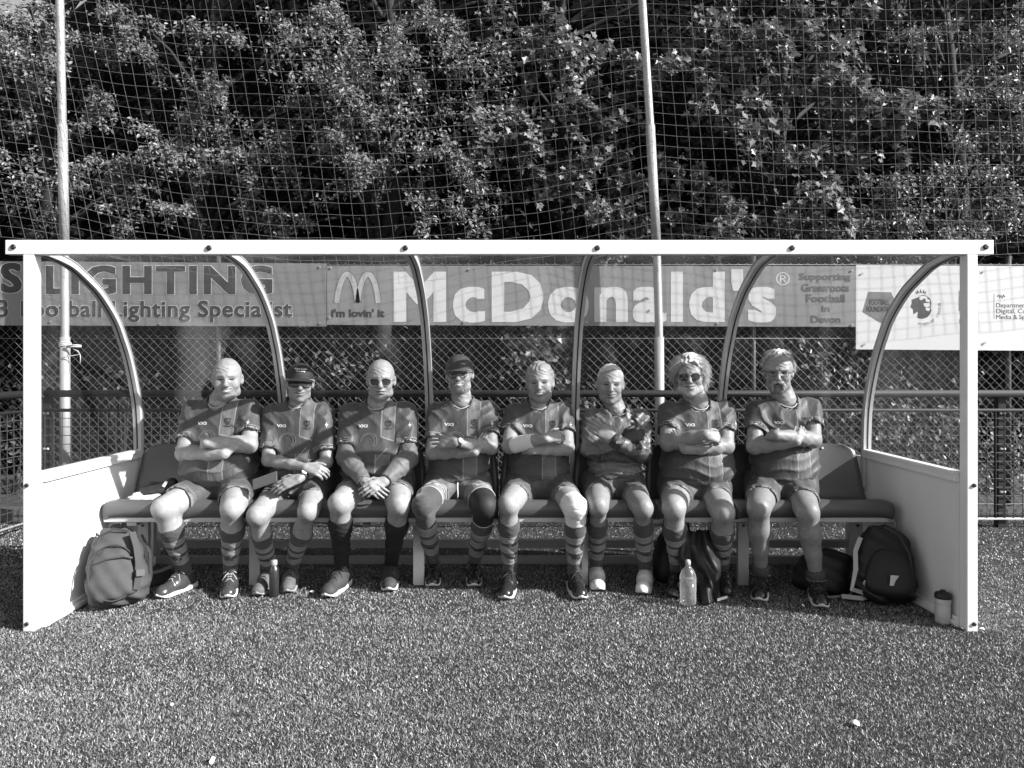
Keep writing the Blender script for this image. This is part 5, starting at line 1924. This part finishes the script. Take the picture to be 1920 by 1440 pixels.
players = []
players.append(dict(label='balding smiling man with folded arms at the left end of the row', cx=415, sh=((343, 781), (488, 779)),
    head=(419, 711, 4.45), rot=(-.05, .02, -.03), hs=1.05, build=1.1, belly=.075, armw=1.1, skin=.44,
    arm=(((345, 850, 4.40), (420, 852, 4.28), (450, 826, 4.33)), ((467, 834, 4.40), (388, 830, 4.27), (368, 834, 4.40))),
    hand=(H(0, n=(.2, -1, .2), curl=.3, s=.8, spread=0), H(1, n=(0, -1, .2), curl=.3)),
    knee=((305, 955), (434, 955)), ankle=((347, 1073), (432, 1073)), toe=((300, 1118), (428, 1120)), short=(.66, .62),
    sock=((.26, M_sock, 'sock'), (.27, M_sock, 'sock')), shoe=(M_deck, M_sole_white, M_lace_pale, False),
    face=dict(smile=.9, teeth=True, open=.4, cheek=1.07, jaw=1.08, neckw=1.08, buzz=.33, hl=-.012, baldtop=1, brow=.30)))
players.append(dict(label='man in dark lettered cap and wraparound sunglasses with a phone under his hand', cx=560, sh=((491, 786), (628, 784)),
    head=(557, 718, 4.45), rot=(.05, .02, .03), hs=.98, build=.9, belly=.0, armw=.92, skin=.40,
    arm=(((503, 862, 4.40), (572, 876, 4.27), (597, 882, 4.25)), ((612, 866, 4.42), (562, 897, 4.24), (530, 905, 4.20))),
    hand=(H(0, n=(.1, -.8, .6), curl=.62), H(1, n=(0, -.8, .6), curl=.22, spread=.3, u=(-.16, -.04, -.06))), sleeve=.82,
    knee=((481, 968), (577, 960)), ankle=((505, 1068), (546, 1064)), toe=((477, 1120), (536, 1120)), short=(.56, .56),
    sock=((.34, M_sock, 'sock'), (.36, M_sock, 'sock')), shoe=(M_shoe_pale, mat('scuffed_sole', .3, .7, .3, 40), M_lace_dark, True),
    face=dict(smile=.6, neckw=.92, jaw=.95, buzz=.3, hl=-.03), extra=watch(1, .03, .032),
    text=(('JORE', -.075, .045, -.262, -.232, M_printdim), ('SEAFOODS', -.09, .075, -.292, -.270, M_printdim)),
    headwear=wear_cap(M_cap, (('West Coast', .082, .094, .075), ('Plumbing', .068, .078, .055)), wear_glasses(3.2, .034, .018, M_lens, M_wireframe, .0028, -.002, .104, 'sunglasses', .036))))
players.append(dict(label='bald man in aviator sunglasses with clasped hands and black knee socks', cx=708, sh=((637, 786), (781, 784)),
    head=(711, 713, 4.45), rot=(-.02, .03, 0), hs=1.03, build=1.08, belly=.045, skin=.43, under=True,
    arm=(((650, 858, 4.42), (684, 903, 4.22), (704, 918, 4.17)), ((766, 858, 4.42), (722, 902, 4.22), (698, 914, 4.165))),
    hand=(H(0, n=(-.3, -.9, .5), curl=.45, spread=.25), H(1, n=(.3, -.9, .5), curl=.45, spread=.25)), sleeve=.76,
    knee=((636, 945), (748, 948)), ankle=((641, 1070), (733, 1060)), toe=((603, 1124), (729, 1115)), short=(.58, .58),
    sock=((.20, M_sockblack, 'sock'), (.22, M_sockblack, 'sock')), shoe=(M_shoe_grey, M_sole_white, M_lace_dark, False), shoesize=1.06,
    face=dict(smile=-.25, cheek=.98, jaw=1.08, neckw=1.05, brow=.40), hem=.625,
    headwear=wear_glasses(2.6, .027, .021, mat('smoked_lens', .03, .08, 0, spec=.7), mat('thin_metal_frame', .4, .3, 0, metal=.5), .0013, -.006, .101, 'sunglasses')))
players.append(dict(label='man in grey cap and round glasses with greying beard and a black knee brace', cx=858, sh=((800, 784), (932, 781)),
    head=(860, 702, 4.45), rot=(-.10, -.03, -.06), hs=.99, build=.97, belly=.015, skin=.36, legtone=1.0,
    arm=(((812, 848, 4.40), (890, 848, 4.30), (911, 818, 4.33)), ((921, 838, 4.40), (855, 830, 4.24), (829, 829, 4.26))),
    hand=(H(0, n=(.2, -1, .2), curl=.3, s=.8, spread=0), H(1, n=(0, -1, .2), curl=(.2, .24, .3, .34), spread=.25)),
    knee=((793, 950), (910, 952)), ankle=((813, 1054), (889, 1054)), toe=((811, 1116), (891, 1112)), short=(.50, .50), shorts=M_shorts4,
    sock=((-1, M_sock, 'sock'), (.16, M_sock, 'sock')), shoe=LEATHER,
    face=dict(smile=.8, teeth=True, open=.3, beard=.34, cheek=1.0, buzz=.25, hl=-.02), extra=brace,
    headwear=both(wear_cap(M_cap2, None, wear_glasses(2.0, .023, .021, None, M_wireframe, .0024, -.004, .1), True), stubble(420, lambda x, z: z < -.05 - .2 * abs(x) * 0 and (abs(x) > .026 or z < -.074 or z > -.052), M_hairgrey))))
players.append(dict(label='smiling grey-haired man with white bandages on forearm and knee', cx=1012, sh=((944, 786), (1075, 784)),
    head=(1013, 718, 4.45), rot=(-.06, .0, -.04), hs=1.0, build=.97, belly=.01, skin=.40,
    arm=(((955, 836, 4.39), (1023, 822, 4.25), (1046, 818, 4.27)), ((1064, 840, 4.40), (998, 844, 4.30), (976, 838, 4.42))),
    hand=(H(0, n=(0, -.9, .5), curl=.75), H(1, n=(0, -1, .2), curl=.3)), sleeve=.62,
    knee=((953, 948), (1080, 953)), ankle=((956, 1074), (1077, 1074)), toe=((944, 1130), (1100, 1134)), short=(.56, .56),
    sock=((.22, M_sock, 'sock'), (.20, M_sock, 'sock')), shoe=LEATHER,
    face=dict(smile=.8, teeth=True, open=.4, cheek=1.03, jaw=1.05, brow=.3), extra=bandaged_arm_and_knee,
    headwear=wear_hair(.020, .007, -.055, 800, .032, M_hairgrey, lambda p: p[1] * .8 - p[2] * .6 < .02 and p[2] > -.04, .3, .22, .0015,
                       comb(.22), .005)))
players.append(dict(label='old white-haired goalkeeper in satin long-sleeved jersey and gloves', cx=1152, sh=((1092, 792), (1218, 792)),
    head=(1147, 721, 4.45), rot=(.04, .02, .03), hs=.98, build=.9, belly=.01, skin=.39, gk=True, lift=.008, hem=.645,
    arm=(((1108, 842, 4.40), (1165, 828, 4.28), (1188, 818, 4.29)), ((1203, 848, 4.40), (1152, 826, 4.22), (1124, 806, 4.23))),
    hand=(H(0, glove=True), H(1, glove=True)),
    knee=((1122, 950), (1206, 954)), ankle=((1118, 1060), (1210, 1066)), toe=((1127, 1117), (1203, 1124)), short=(.52, .52), legtone=.95,
    sock=((.24, M_sock, 'sock'), (.18, M_sock, 'sock')), shoe=(M_shoe_white, M_sole_white, None, False),
    face=dict(smile=.6, cheek=1.02, jaw=1.0, neckw=.95, brow=.34), extra=keeper_gloves, text=(('SE', -.01, .04, -.232, -.210, M_printdim),),
    headwear=wear_hair(-.008, .003, -.05, 600, .024, M_hairwhite, lambda p: p[1] * .8 - p[2] * .6 < -.008 and p[2] > -.03, .3, .10, .0012,
                       comb(.06), .002)))
players.append(dict(label='man with shaggy shoulder-length white hair and dark sunglasses, arms folded', cx=1305, sh=((1234, 784), (1378, 782)),
    head=(1298, 706, 4.45), rot=(-.04, -.02, -.04), hs=1.03, build=1.08, belly=.065, armw=1.1, skin=.38,
    arm=(((1253, 830, 4.39), (1322, 815, 4.23), (1344, 820, 4.25)), ((1361, 836, 4.40), (1285, 842, 4.29), (1261, 809, 4.33))),
    hand=(H(0, n=(0, -.9, .5), curl=.85), H(1, n=(-.2, -1, .2), curl=.3, s=.8, spread=0)), sleeve=.66,
    knee=((1264, 955), (1357, 962)), ankle=((1270, 1072), (1353, 1069)), toe=((1262, 1122), (1368, 1122)), short=(.56, .56),
    sock=((.24, M_sock, 'sock'), (.27, M_sock, 'sock')), shoe=(M_shoe_leather, M_sole_dark, M_lace_dark, False),
    face=dict(smile=.5, open=.4, beard=.42, cheek=1.08, jaw=1.15, neckw=1.1, brow=.45),
    headwear=both(wear_hair(.012, .014, -.085, 1300, .10, M_hairwhite, lambda p: p[1] * .8 - p[2] * .6 < .012 and p[2] > -.03, .6, .22, .0016,
                            fall(.30), .008),
                  wear_glasses(2.4, .025, .019, M_lens, M_wireframe, .0016, -.005, .101, 'sunglasses'))))
players.append(dict(label='stern man with white horseshoe moustache, spectacles and bare shins at the right end', cx=1470, sh=((1399, 781), (1540, 777)),
    head=(1466, 697, 4.45), rot=(-.02, .10, .02), hs=1.03, build=1.05, belly=.03, armw=1.08, skin=.37, legtone=.98,
    arm=(((1415, 836, 4.40), (1492, 828, 4.29), (1515, 799, 4.33)), ((1525, 824, 4.40), (1455, 816, 4.26), (1434, 815, 4.39))),
    hand=(H(0, n=(.2, -1, .3), curl=.5, s=.82, spread=0), H(1, n=(0, -1, .2), curl=.3)), sleeve=.62,
    knee=((1424, 955), (1516, 962)), ankle=((1427, 1078), (1531, 1088)), toe=((1423, 1137), (1548, 1147)), short=(.60, .60),
    sock=(None, None), roll=True, shoe=LEATHER, hem=.645,
    face=dict(smile=-.5, cheek=.98, jaw=1.05, neckw=1.08, brow=.42, nose=1.1),
    headwear=both(wear_hair(-.032, .007, -.06, 700, .065, M_hairwhite, lambda p: p[1] * .8 - p[2] * .6 < -.030 and p[2] > -.03, .55, .24, .0014,
                            fall(.28), .006),
                  wear_glasses(3.0, .024, .0145, None, M_wireframe, .0015, -.003, .1), moustache)))
for i, sp in enumerate(players):
    person(sp)

# ------------------------------------------------------------------ bags, bottles and small things
def sdf_obj(name, s, material, parent, smooth=True):
    return link(name, mesh_np(name, *s.mesh(), smooth), material, parent)


def ribbon(path, w, t, nrm):
    """flat strap along a path; nrm = facing direction"""
    m = MB(); path = [Vector(p) for p in path]; V = []; F = []
    for i, p in enumerate(path):
        d = (path[min(i + 1, len(path) - 1)] - path[max(i - 1, 0)]).normalized()
        n = Vector(nrm[i] if isinstance(nrm, list) else nrm); n = (n - d * n.dot(d)).normalized(); s = d.cross(n)
        for a, b in ((-1, 0), (1, 0), (1, 1), (-1, 1)): V.append(p + s * a * w / 2 + n * b * t)
    for i in range(len(path) - 1):
        for k in range(4): F.append((4 * i + k, 4 * i + (k + 1) % 4, 4 * i + 4 + (k + 1) % 4, 4 * i + 4 + k))
    n = 4 * (len(path) - 1); F += [(3, 2, 1, 0), (n, n + 1, n + 2, n + 3)]
    return m.add(V, F)


M_bag = mat('grey_bag_canvas', 0.055, 0.75, 0.2, 14, bump=.35, bs=22)
M_bagdark = mat('dark_bag_trim', 0.035, 0.7, 0.2, 20, bump=.2, bs=60)
M_bagblack = mat('black_bag_nylon', 0.010, 0.6, 0.3, 20, bump=.4, bs=26)
M_webbing = mat('pale_webbing', 0.42, 0.8, 0.1)

# grey daypack leaning on the left side panel
c = V3((-2.175, 4.10, .205))
bag = empty('backpack', (c[0], c[1], 0), 'plump grey backpack leaning on the left side panel', 'backpack', 'bags on the turf')
R1 = Matrix.Rotation(-.22, 3, 'Y') @ Matrix.Rotation(-.28, 3, 'X') @ Matrix.Rotation(.5, 3, 'Z')
def superell(c, r, R, e=3.2):
    Rm = np.array(R); r = np.array(r)
    def fn(X, Y, Z):
        x, y, z = X - c[0], Y - c[1], Z - c[2]
        a = Rm[0, 0] * x + Rm[1, 0] * y + Rm[2, 0] * z; b = Rm[0, 1] * x + Rm[1, 1] * y + Rm[2, 1] * z; d = Rm[0, 2] * x + Rm[1, 2] * y + Rm[2, 2] * z
        w = 1 - .22 * np.clip(d / r[2], -1, 1)          # narrower towards the top
        k = (np.abs(a / (r[0] * w)) ** e + np.abs(b / (r[1] * w)) ** e + np.abs(d / r[2]) ** e) ** (1 / e)
        return (k - 1) * r.min()
    return fn
s = SDF(c - .30, c + .30, .009)
s.func(superell(c, (.145, .105, .215), R1), c - .28, c + .28)
s.bump(lambda X, Y, Z: .005 * np.sin(X * 30 + Z * 18) * np.sin(Z * 34 + Y * 25) + .003 * np.sin(Z * 90 + X * 50))
s.func(lambda X, Y, Z: .004 - Z + 0 * X, c - .4, c + .4, inter=True)
body = sdf_obj('bag_body', s, M_bag, bag)
RM = np.array(R1)
def bl(x, y, z): return Vector(c + RM @ np.array((x, y, z)))
s = SDF(c - .30, c + .30, .009)
s.func(superell(c + RM @ np.array((-.02, -.075, -.04)), (.115, .055, .145), R1, 2.8), c - .3, c + .3)
s.bump(lambda X, Y, Z: .004 * np.sin(Z * 60 + X * 30) * np.sin(X * 50))
s.func(lambda X, Y, Z: .004 - Z + 0 * X, c - .4, c + .4, inter=True)
sdf_obj('front_pocket', s, M_bag, bag)
m = MB(); m.tube([bl(-.02 + .118 * math.cos(q), -.098 - .012 * abs(math.sin(q)), -.04 + .148 * math.sin(q)) for q in [k * math.pi / 16 for k in range(32)]], .005, 5, closed=True); m.build('piping', M_bagdark, bag)
ribbon([bl(-.10, -.128, .02), bl(-.04, -.136, .035), bl(.04, -.136, .035), bl(.08, -.125, .02)], .010, .004, tuple(RM @ np.array((0, -1, .1)))).build('zip', M_bagdark, bag)
ribbon([bl(.085, -.115, .16), bl(.100, -.118, .08), bl(.105, -.120, 0), bl(.10, -.118, -.08), bl(.085, -.112, -.15)], .035, .008, tuple(RM @ np.array((.45, -.9, .1)))).build('compression_strap', M_bagdark, bag)
ribbon([bl(.108, -.128, -.05), bl(.107, -.128, -.085)], .045, .014, tuple(RM @ np.array((.45, -.9, .1)))).build('buckle', M_black, bag)
ribbon([bl(-.115, -.06, .10), bl(-.07, -.085, .17), bl(0, -.09, .196), bl(.07, -.085, .17)], .010, .006, tuple(RM @ np.array((0, -.6, .8)))).build('zip', M_bagdark, bag)
m = MB(); m.tube([bl(-.03, .03, .205), bl(-.02, .03, .245), bl(.03, .03, .245), bl(.04, .03, .205)], .008, 6); m.build('grab_handle', M_bagdark, bag)
ribbon([bl(.13, .02, .15), bl(.165, .0, .05), bl(.16, .02, -.08), bl(.13, .05, -.17)], .05, .012, tuple(RM @ np.array((1, -.1, 0)))).build('shoulder_strap', M_bagdark, bag)
# strap end and dark pouch lying under the bench
c2 = V3(PZ(290, 1085, .03)); c2[2] = .045
pouch = empty('pouch', (c2[0], c2[1], 0), 'small dark pouch lying under the bench beside the grey backpack', 'pouch', 'bags on the turf')
s = SDF(c2 - .16, c2 + .16, .007); s.func(superell(c2, (.11, .08, .045), Matrix.Rotation(.2, 3, 'Z')), c2 - .15, c2 + .15); s.bump(lambda X, Y, Z: .006 * np.sin(X * 60 + Z * 40) * np.sin(Y * 50 + X * 20))
sdf_obj('pouch_body', s, M_bagdark, pouch)
ribbon([c2 + V3((-.08, -.07, .02)), c2 + V3((-.01, -.085, .035)), c2 + V3((.07, -.06, .05)), c2 + V3((.12, -.02, .07))], .02, .004, (0, -1, .5)).build('strap', mat('grey_webbing', .2, .8, .1), pouch)

# black rucksack by the right side panel
c = V3((2.10, 4.16, .205))
bag = empty('backpack', (c[0], c[1], 0), 'black rucksack with a white paper tag by the right side panel', 'backpack', 'bags on the turf')
R1 = Matrix.Rotation(.18, 3, 'Y') @ Matrix.Rotation(-.25, 3, 'X') @ Matrix.Rotation(-.35, 3, 'Z'); RM = np.array(R1)
s = SDF(c - .30, c + .30, .009)
s.func(superell(c, (.16, .12, .215), R1, 2.8), c - .28, c + .28)
s.bump(lambda X, Y, Z: .006 * np.sin(X * 30 + Z * 22) * np.sin(Z * 34 + Y * 25) + .003 * np.sin(Z * 80 + X * 60))
s.func(lambda X, Y, Z: .004 - Z + 0 * X, c - .4, c + .4, inter=True)
sdf_obj('bag_body', s, M_bagblack, bag)
s = SDF(c - .32, c + .32, .007)
s.func(superell(c + RM @ np.array((.02, -.10, -.05)), (.12, .055, .13), R1, 2.8), c - .3, c + .3)
s.func(lambda X, Y, Z: .004 - Z + 0 * X, c - .4, c + .4, inter=True)
sdf_obj('front_pocket', s, M_bagblack, bag)
m = MB(); a = P(1682, 1086, 3.965); m.add([a + Vector((-.04, 0, -.035)), a + Vector((.035, .03, -.045)), a + Vector((.042, .03, -.018)), a + Vector((.018, .02, -.010)), a + Vector((.024, .02, .012)), a + Vector((-.034, 0, .022))], [(0, 1, 2, 3, 4, 5)]); m.build('paper_tag', mat('paper', .75, .8, .05), bag)
ribbon([bl(-.13, -.08, .12), bl(-.155, -.10, .04), bl(-.15, -.12, -.06), bl(-.17, -.16, -.17), PZ(1640, 1118, .03), PZ(1615, 1122, .03), PZ(1578, 1118, .03)], .024, .004, (-.3, -1, .5)).build('webbing_strap', M_webbing, bag)
ribbon([bl(-.11, -.14, -.12), PZ(1632, 1112, .05), PZ(1640, 1121, .03), PZ(1654, 1116, .04)], .022, .004, (-.2, -1, .4)).build('webbing_strap', M_webbing, bag)
m = MB(); m.tube([bl(.0, .05, .20), bl(.01, .05, .255), bl(.06, .05, .25), bl(.065, .05, .195)], .006, 6); m.build('grab_handle', mat('grey_webbing', .2, .8, .1), bag)
ribbon([bl(-.02, -.13, .19), bl(.05, -.14, .16), bl(.11, -.13, .06), bl(.13, -.11, -.06)], .012, .006, (0, -1, .3)).build('zip', M_bagdark, bag)
c = V3((1.86, 4.32, .12))
hold = empty('holdall', (c[0], c[1], 0), 'low black holdall under the bench, left of the black rucksack', 'holdall', 'bags on the turf')
s = SDF(c - .26, c + .26, .008); s.func(superell(c, (.19, .12, .125), Matrix.Rotation(.2, 3, 'Z'), 2.6), c - .25, c + .25); s.bump(lambda X, Y, Z: .008 * np.sin(X * 34 + Z * 30) * np.sin(Y * 40 + Z * 30))
s.func(lambda X, Y, Z: .003 - Z + 0 * X, c - .4, c + .4, inter=True)
sdf_obj('bag_body', s, M_bagblack, hold)
ribbon([c + V3((-.15, -.13, -.09)), c + V3((-.05, -.165, -.10)), c + V3((.06, -.15, -.09)), c + V3((.14, -.10, -.03))], .012, .004, (0, -1, .2)).build('piping', mat('grey_webbing', .2, .8, .1), hold)

# black bag standing under the seventh player's seat
c = V3((1.02, 4.52, .16))
hold = empty('holdall', (c[0], c[1], 0), 'black bag standing in the shade under the seventh player\'s seat', 'holdall', 'bags on the turf')
s = SDF(c - .27, c + .27, .008); s.func(superell(c, (.14, .09, .17), Matrix.Rotation(.1, 3, 'Z'), 3), c - .25, c + .25); s.func(lambda X, Y, Z: .003 - Z + 0 * X, c - .4, c + .4, inter=True)
sdf_obj('bag_body', s, M_bagblack, hold)
m = MB(); m.tube([c + V3((-.06, -.08, .15)), c + V3((-.05, -.1, .21)), c + V3((.05, -.1, .21)), c + V3((.06, -.08, .15))], .008, 6); m.build('grab_handle', M_bagdark, hold)

# dark waterproof jacket hanging off the bench behind the water bottle
def jacket():
    nu, nv = 40, 40; V = []; F = []
    for j in range(nv):
        t = j / (nv - 1)
        for i in range(nu):
            u = i / (nu - 1) * 2 - 1
            px = 1312 + u * (24 + 14 * math.sin(math.pi * min(1, t * 1.1)) ** 1) - 6 + 22 * t * (1 if u > 0 else .6) * (.4 + .6 * t)
            z = .375 - .365 * t + .010 * math.sin(u * 7) * t
            D = 4.28 - .14 * t + .030 * math.sin(u * 4.2 + 3.5 * t + .8) * (.3 + t) + .014 * math.sin(u * 9 - 7 * t + 2 * math.sin(5 * t)) - .04 * (1 - u * u) + .012 * math.sin(11 * t + 5 * u)
            V.append(((px - 955) * D / FPX, D, max(z, .012)))
    for j in range(nv - 1):
        for i in range(nu - 1): F.append((j * nu + i, (j + 1) * nu + i, (j + 1) * nu + i + 1, j * nu + i + 1))
    bm = bmesh.new(); vs = [bm.verts.new(v) for v in V]
    for f in F: bm.faces.new([vs[k] for k in f])
    bmesh.ops.solidify(bm, geom=bm.faces[:], thickness=.005)
    for f in bm.faces: f.smooth = True
    me = bpy.data.meshes.new('jacket'); bm.to_mesh(me); bm.free()
    return me
root = empty('jacket', (P(1312, 0, 4.2).x, 4.2, 0), 'crumpled dark jacket hanging down between the seventh player\'s legs', 'jacket')
me = jacket(); link('cloth', me, mat('dark_waterproof', .055, .45, .5, 9, bump=.6, bs=18), root)
a = P(1345, 1122, 4.10); m = MB(); m.add([a, a + Vector((.06, .01, .012)), a + Vector((.055, .0, .0)), a + Vector((.0, -.01, -.012))], [(0, 1, 2, 3)]); m.build('lining_edge', mat('paper', .75, .8, .05), root)

# bottles
def bottle(name, label, base, group='drinks bottles on the turf'):
    return empty(name, base, label, 'bottle', group)

b = PZ(514, 1117, .005)
r = bottle('flask', 'dark metal flask standing between the second player\'s shoes', (b.x, b.y, 0))
m = MB(); m.lathe([(.0, .004), (.024, .004), (.027, .010), (.027, .150), (.024, .165), (.016, .176), (.0155, .182)], (b.x, b.y, 0), 20); m.build('flask_body', mat('brushed_steel_dark', .12, .3, .15, 40, metal=.8, stretch=(1, 1, .1)), r)
m = MB(); m.lathe([(.0175, .182), (.018, .186), (.018, .205), (.015, .210), (0, .210)], (b.x, b.y, 0), 18); cp = m.build('cap', M_steel, r)
m = MB(); m.tube([(b.x - .012, b.y, .208), (b.x - .012, b.y, .228), (b.x, b.y, .236), (b.x + .010, b.y, .226)], .004, 6); m.build('loop', M_black, cp)

M_pet = glass_mat('clear_bottle_plastic', 0.16, 2.2)
b = PZ(1290, 1133, .005)
r = bottle('water_bottle', 'clear plastic water bottle in front of the seventh player', (b.x, b.y, 0))
prof = [(.0, .006), (.036, .006), (.044, .014), (.045, .04), (.0425, .05), (.045, .058), (.0425, .066), (.045, .074), (.045, .150), (.043, .165), (.034, .190), (.020, .208), (.014, .215), (.0135, .222)]
m = MB(); m.lathe(prof, (b.x, b.y, 0), 24); m.build('bottle_body', M_pet, r)
m = MB(); m.lathe([(.0, .010), (.034, .010), (.041, .016), (.042, .145), (.0, .1455)], (b.x, b.y, 0), 24); m.build('water', M_pet, r)
m = MB(); m.lathe([(.0135, .2225), (.0145, .223), (.0145, .240), (.011, .250), (.0, .250)], (b.x, b.y, 0), 18); m.build('cap', mat('pale_cap', .5, .4, .05), r)
b = PZ(1768, 1167, .005)
r = bottle('sports_bottle', 'pale squeezy sports bottle with black lid at the right front post', (b.x, b.y, 0))
m = MB(); m.lathe([(.0, .004), (.033, .004), (.0375, .010), (.0375, .085), (.034, .095), (.0375, .105), (.0375, .128), (.035, .134)], (b.x, b.y, 0), 24); m.build('bottle_body', mat('milky_plastic', .5, .35, .05), r)
m = MB(); m.lathe([(.0385, .130), (.0395, .133), (.0395, .150), (.034, .158), (.014, .162), (.012, .172), (.0, .173)], (b.x, b.y, 0), 24); m.build('lid', M_black, r)
uv, F, asp = text_shape('EXILE', .03)
V = []
for u, v in uv:
    a = -1.15 - (v - .5) * .32; V.append((b.x + .0385 * math.cos(a + .35), b.y + .0385 * math.sin(a + .35), .030 + u * .055))
me = bpy.data.meshes.new('lettering'); me.from_pydata(V, [], F); link('lettering', me, M_print_black, r)

# keeper gloves left on the end seat
g0 = V3(P(272, 928, 4.36)); g0[2] = .528
gl = empty('gloves', tuple(g0), 'pair of padded white and black gloves lying on the leftmost seat', 'gloves')
s = SDF(g0 - .17, g0 + .17, .0042)
hand(s, g0 + V3((.075, .03, .022)), (-1, -.30, -.05), (0, -.75, .7), 1, .06, .95, .3, 1.35, .3)
sdf_obj('pale_glove', s, mat('white_glove_pads', .5, .6, .5, 55, bump=.5, bs=60), gl)
s = SDF(g0 - .17, g0 + .2, .0046)
hand(s, g0 + V3((.10, .05, .055)), (-.75, -.2, .02), (0, -.6, .8), -1, .35, .95, .3, 1.4, .3)
s.cone(g0 + V3((.075, .05, .055)), g0 + V3((.125, .07, .085)), .034, .036, .02)
sdf_obj('dark_glove', s, M_glovedark, gl)
ribbon([g0 + V3((.10, .015, .075)), g0 + V3((.115, .03, .105))], .018, .003, (0, -1, .6)).build('cuff_tab', M_print_white, gl)

# phone under the second player's hand
pc = V3(P(490, 901, 4.215))
root = empty('phone', tuple(pc), 'dark phone in a case held flat on the second player\'s thigh', 'phone')
RP = Matrix.Rotation(-.35, 3, 'Y') @ Matrix.Rotation(-.75, 3, 'X')
bm = bmesh.new(); bmesh.ops.create_cube(bm, size=1)
for v in bm.verts: v.co = Vector((v.co.x * .15, v.co.y * .009, v.co.z * .074))
bmesh.ops.bevel(bm, geom=bm.edges[:], offset=.0035, segments=2, affect='EDGES')
for v in bm.verts: v.co = (RP @ v.co) + Vector(pc) + Vector((.02, 0, 0))
me = bpy.data.meshes.new('phone_case'); bm.to_mesh(me); bm.free(); link('phone_case', me, mat('phone_case', .12, .5, .1), root)
m = MB(); q = [RP @ Vector((x * .07, -.0052, z * .032)) + Vector(pc) + Vector((.02, 0, 0)) for x, z in ((-1, -1), (1, -1), (1, 1), (-1, 1))]; m.add(q, [(0, 1, 2, 3)]); m.build('case_back', mat('phone_back', .09, .4, .1), root)

# litter and pale bits on the turf
def bit(px, py, sx, sy, label, h=.02):
    p = PZ(px, py, .018); m = MB(); n = 9
    ring = [(p.x + sx * math.cos(a) * random.uniform(.8, 1.1), p.y + sy * math.sin(a) * random.uniform(.8, 1.1), .014 + .004 * math.sin(2 * a)) for a in [2 * math.pi * k / n for k in range(n)]]
    m.add(ring + [(p.x, p.y, .014 + h)], [(k, (k + 1) % n, n) for k in range(n)], True)
    tag(m.build('pebble', mat('pale_pebble', .7, .7, .1)), label, 'pebble', 'pale bits on the turf')
bit(1603, 1353, .017, .022, 'largest white pebble on the turf at the lower right', .012)
bit(398, 1424, .008, .02, 'upright white scrap on the turf at the bottom left', .016)
bit(322, 1319, .007, .008, 'tiny pale scrap on the turf below the first player', .008)
bit(585, 1108, .016, .012, 'pale scrap in the shade between the second and third players', .008)
bit(1505, 1134, .010, .010, 'small white pebble between the eighth player\'s shoes', .012)
bit(1803, 1176, .012, .012, 'small white pebble at the inner foot of the right post', .005)
bit(1841, 1177, .013, .013, 'white pebble at the outer foot of the right post', .005)
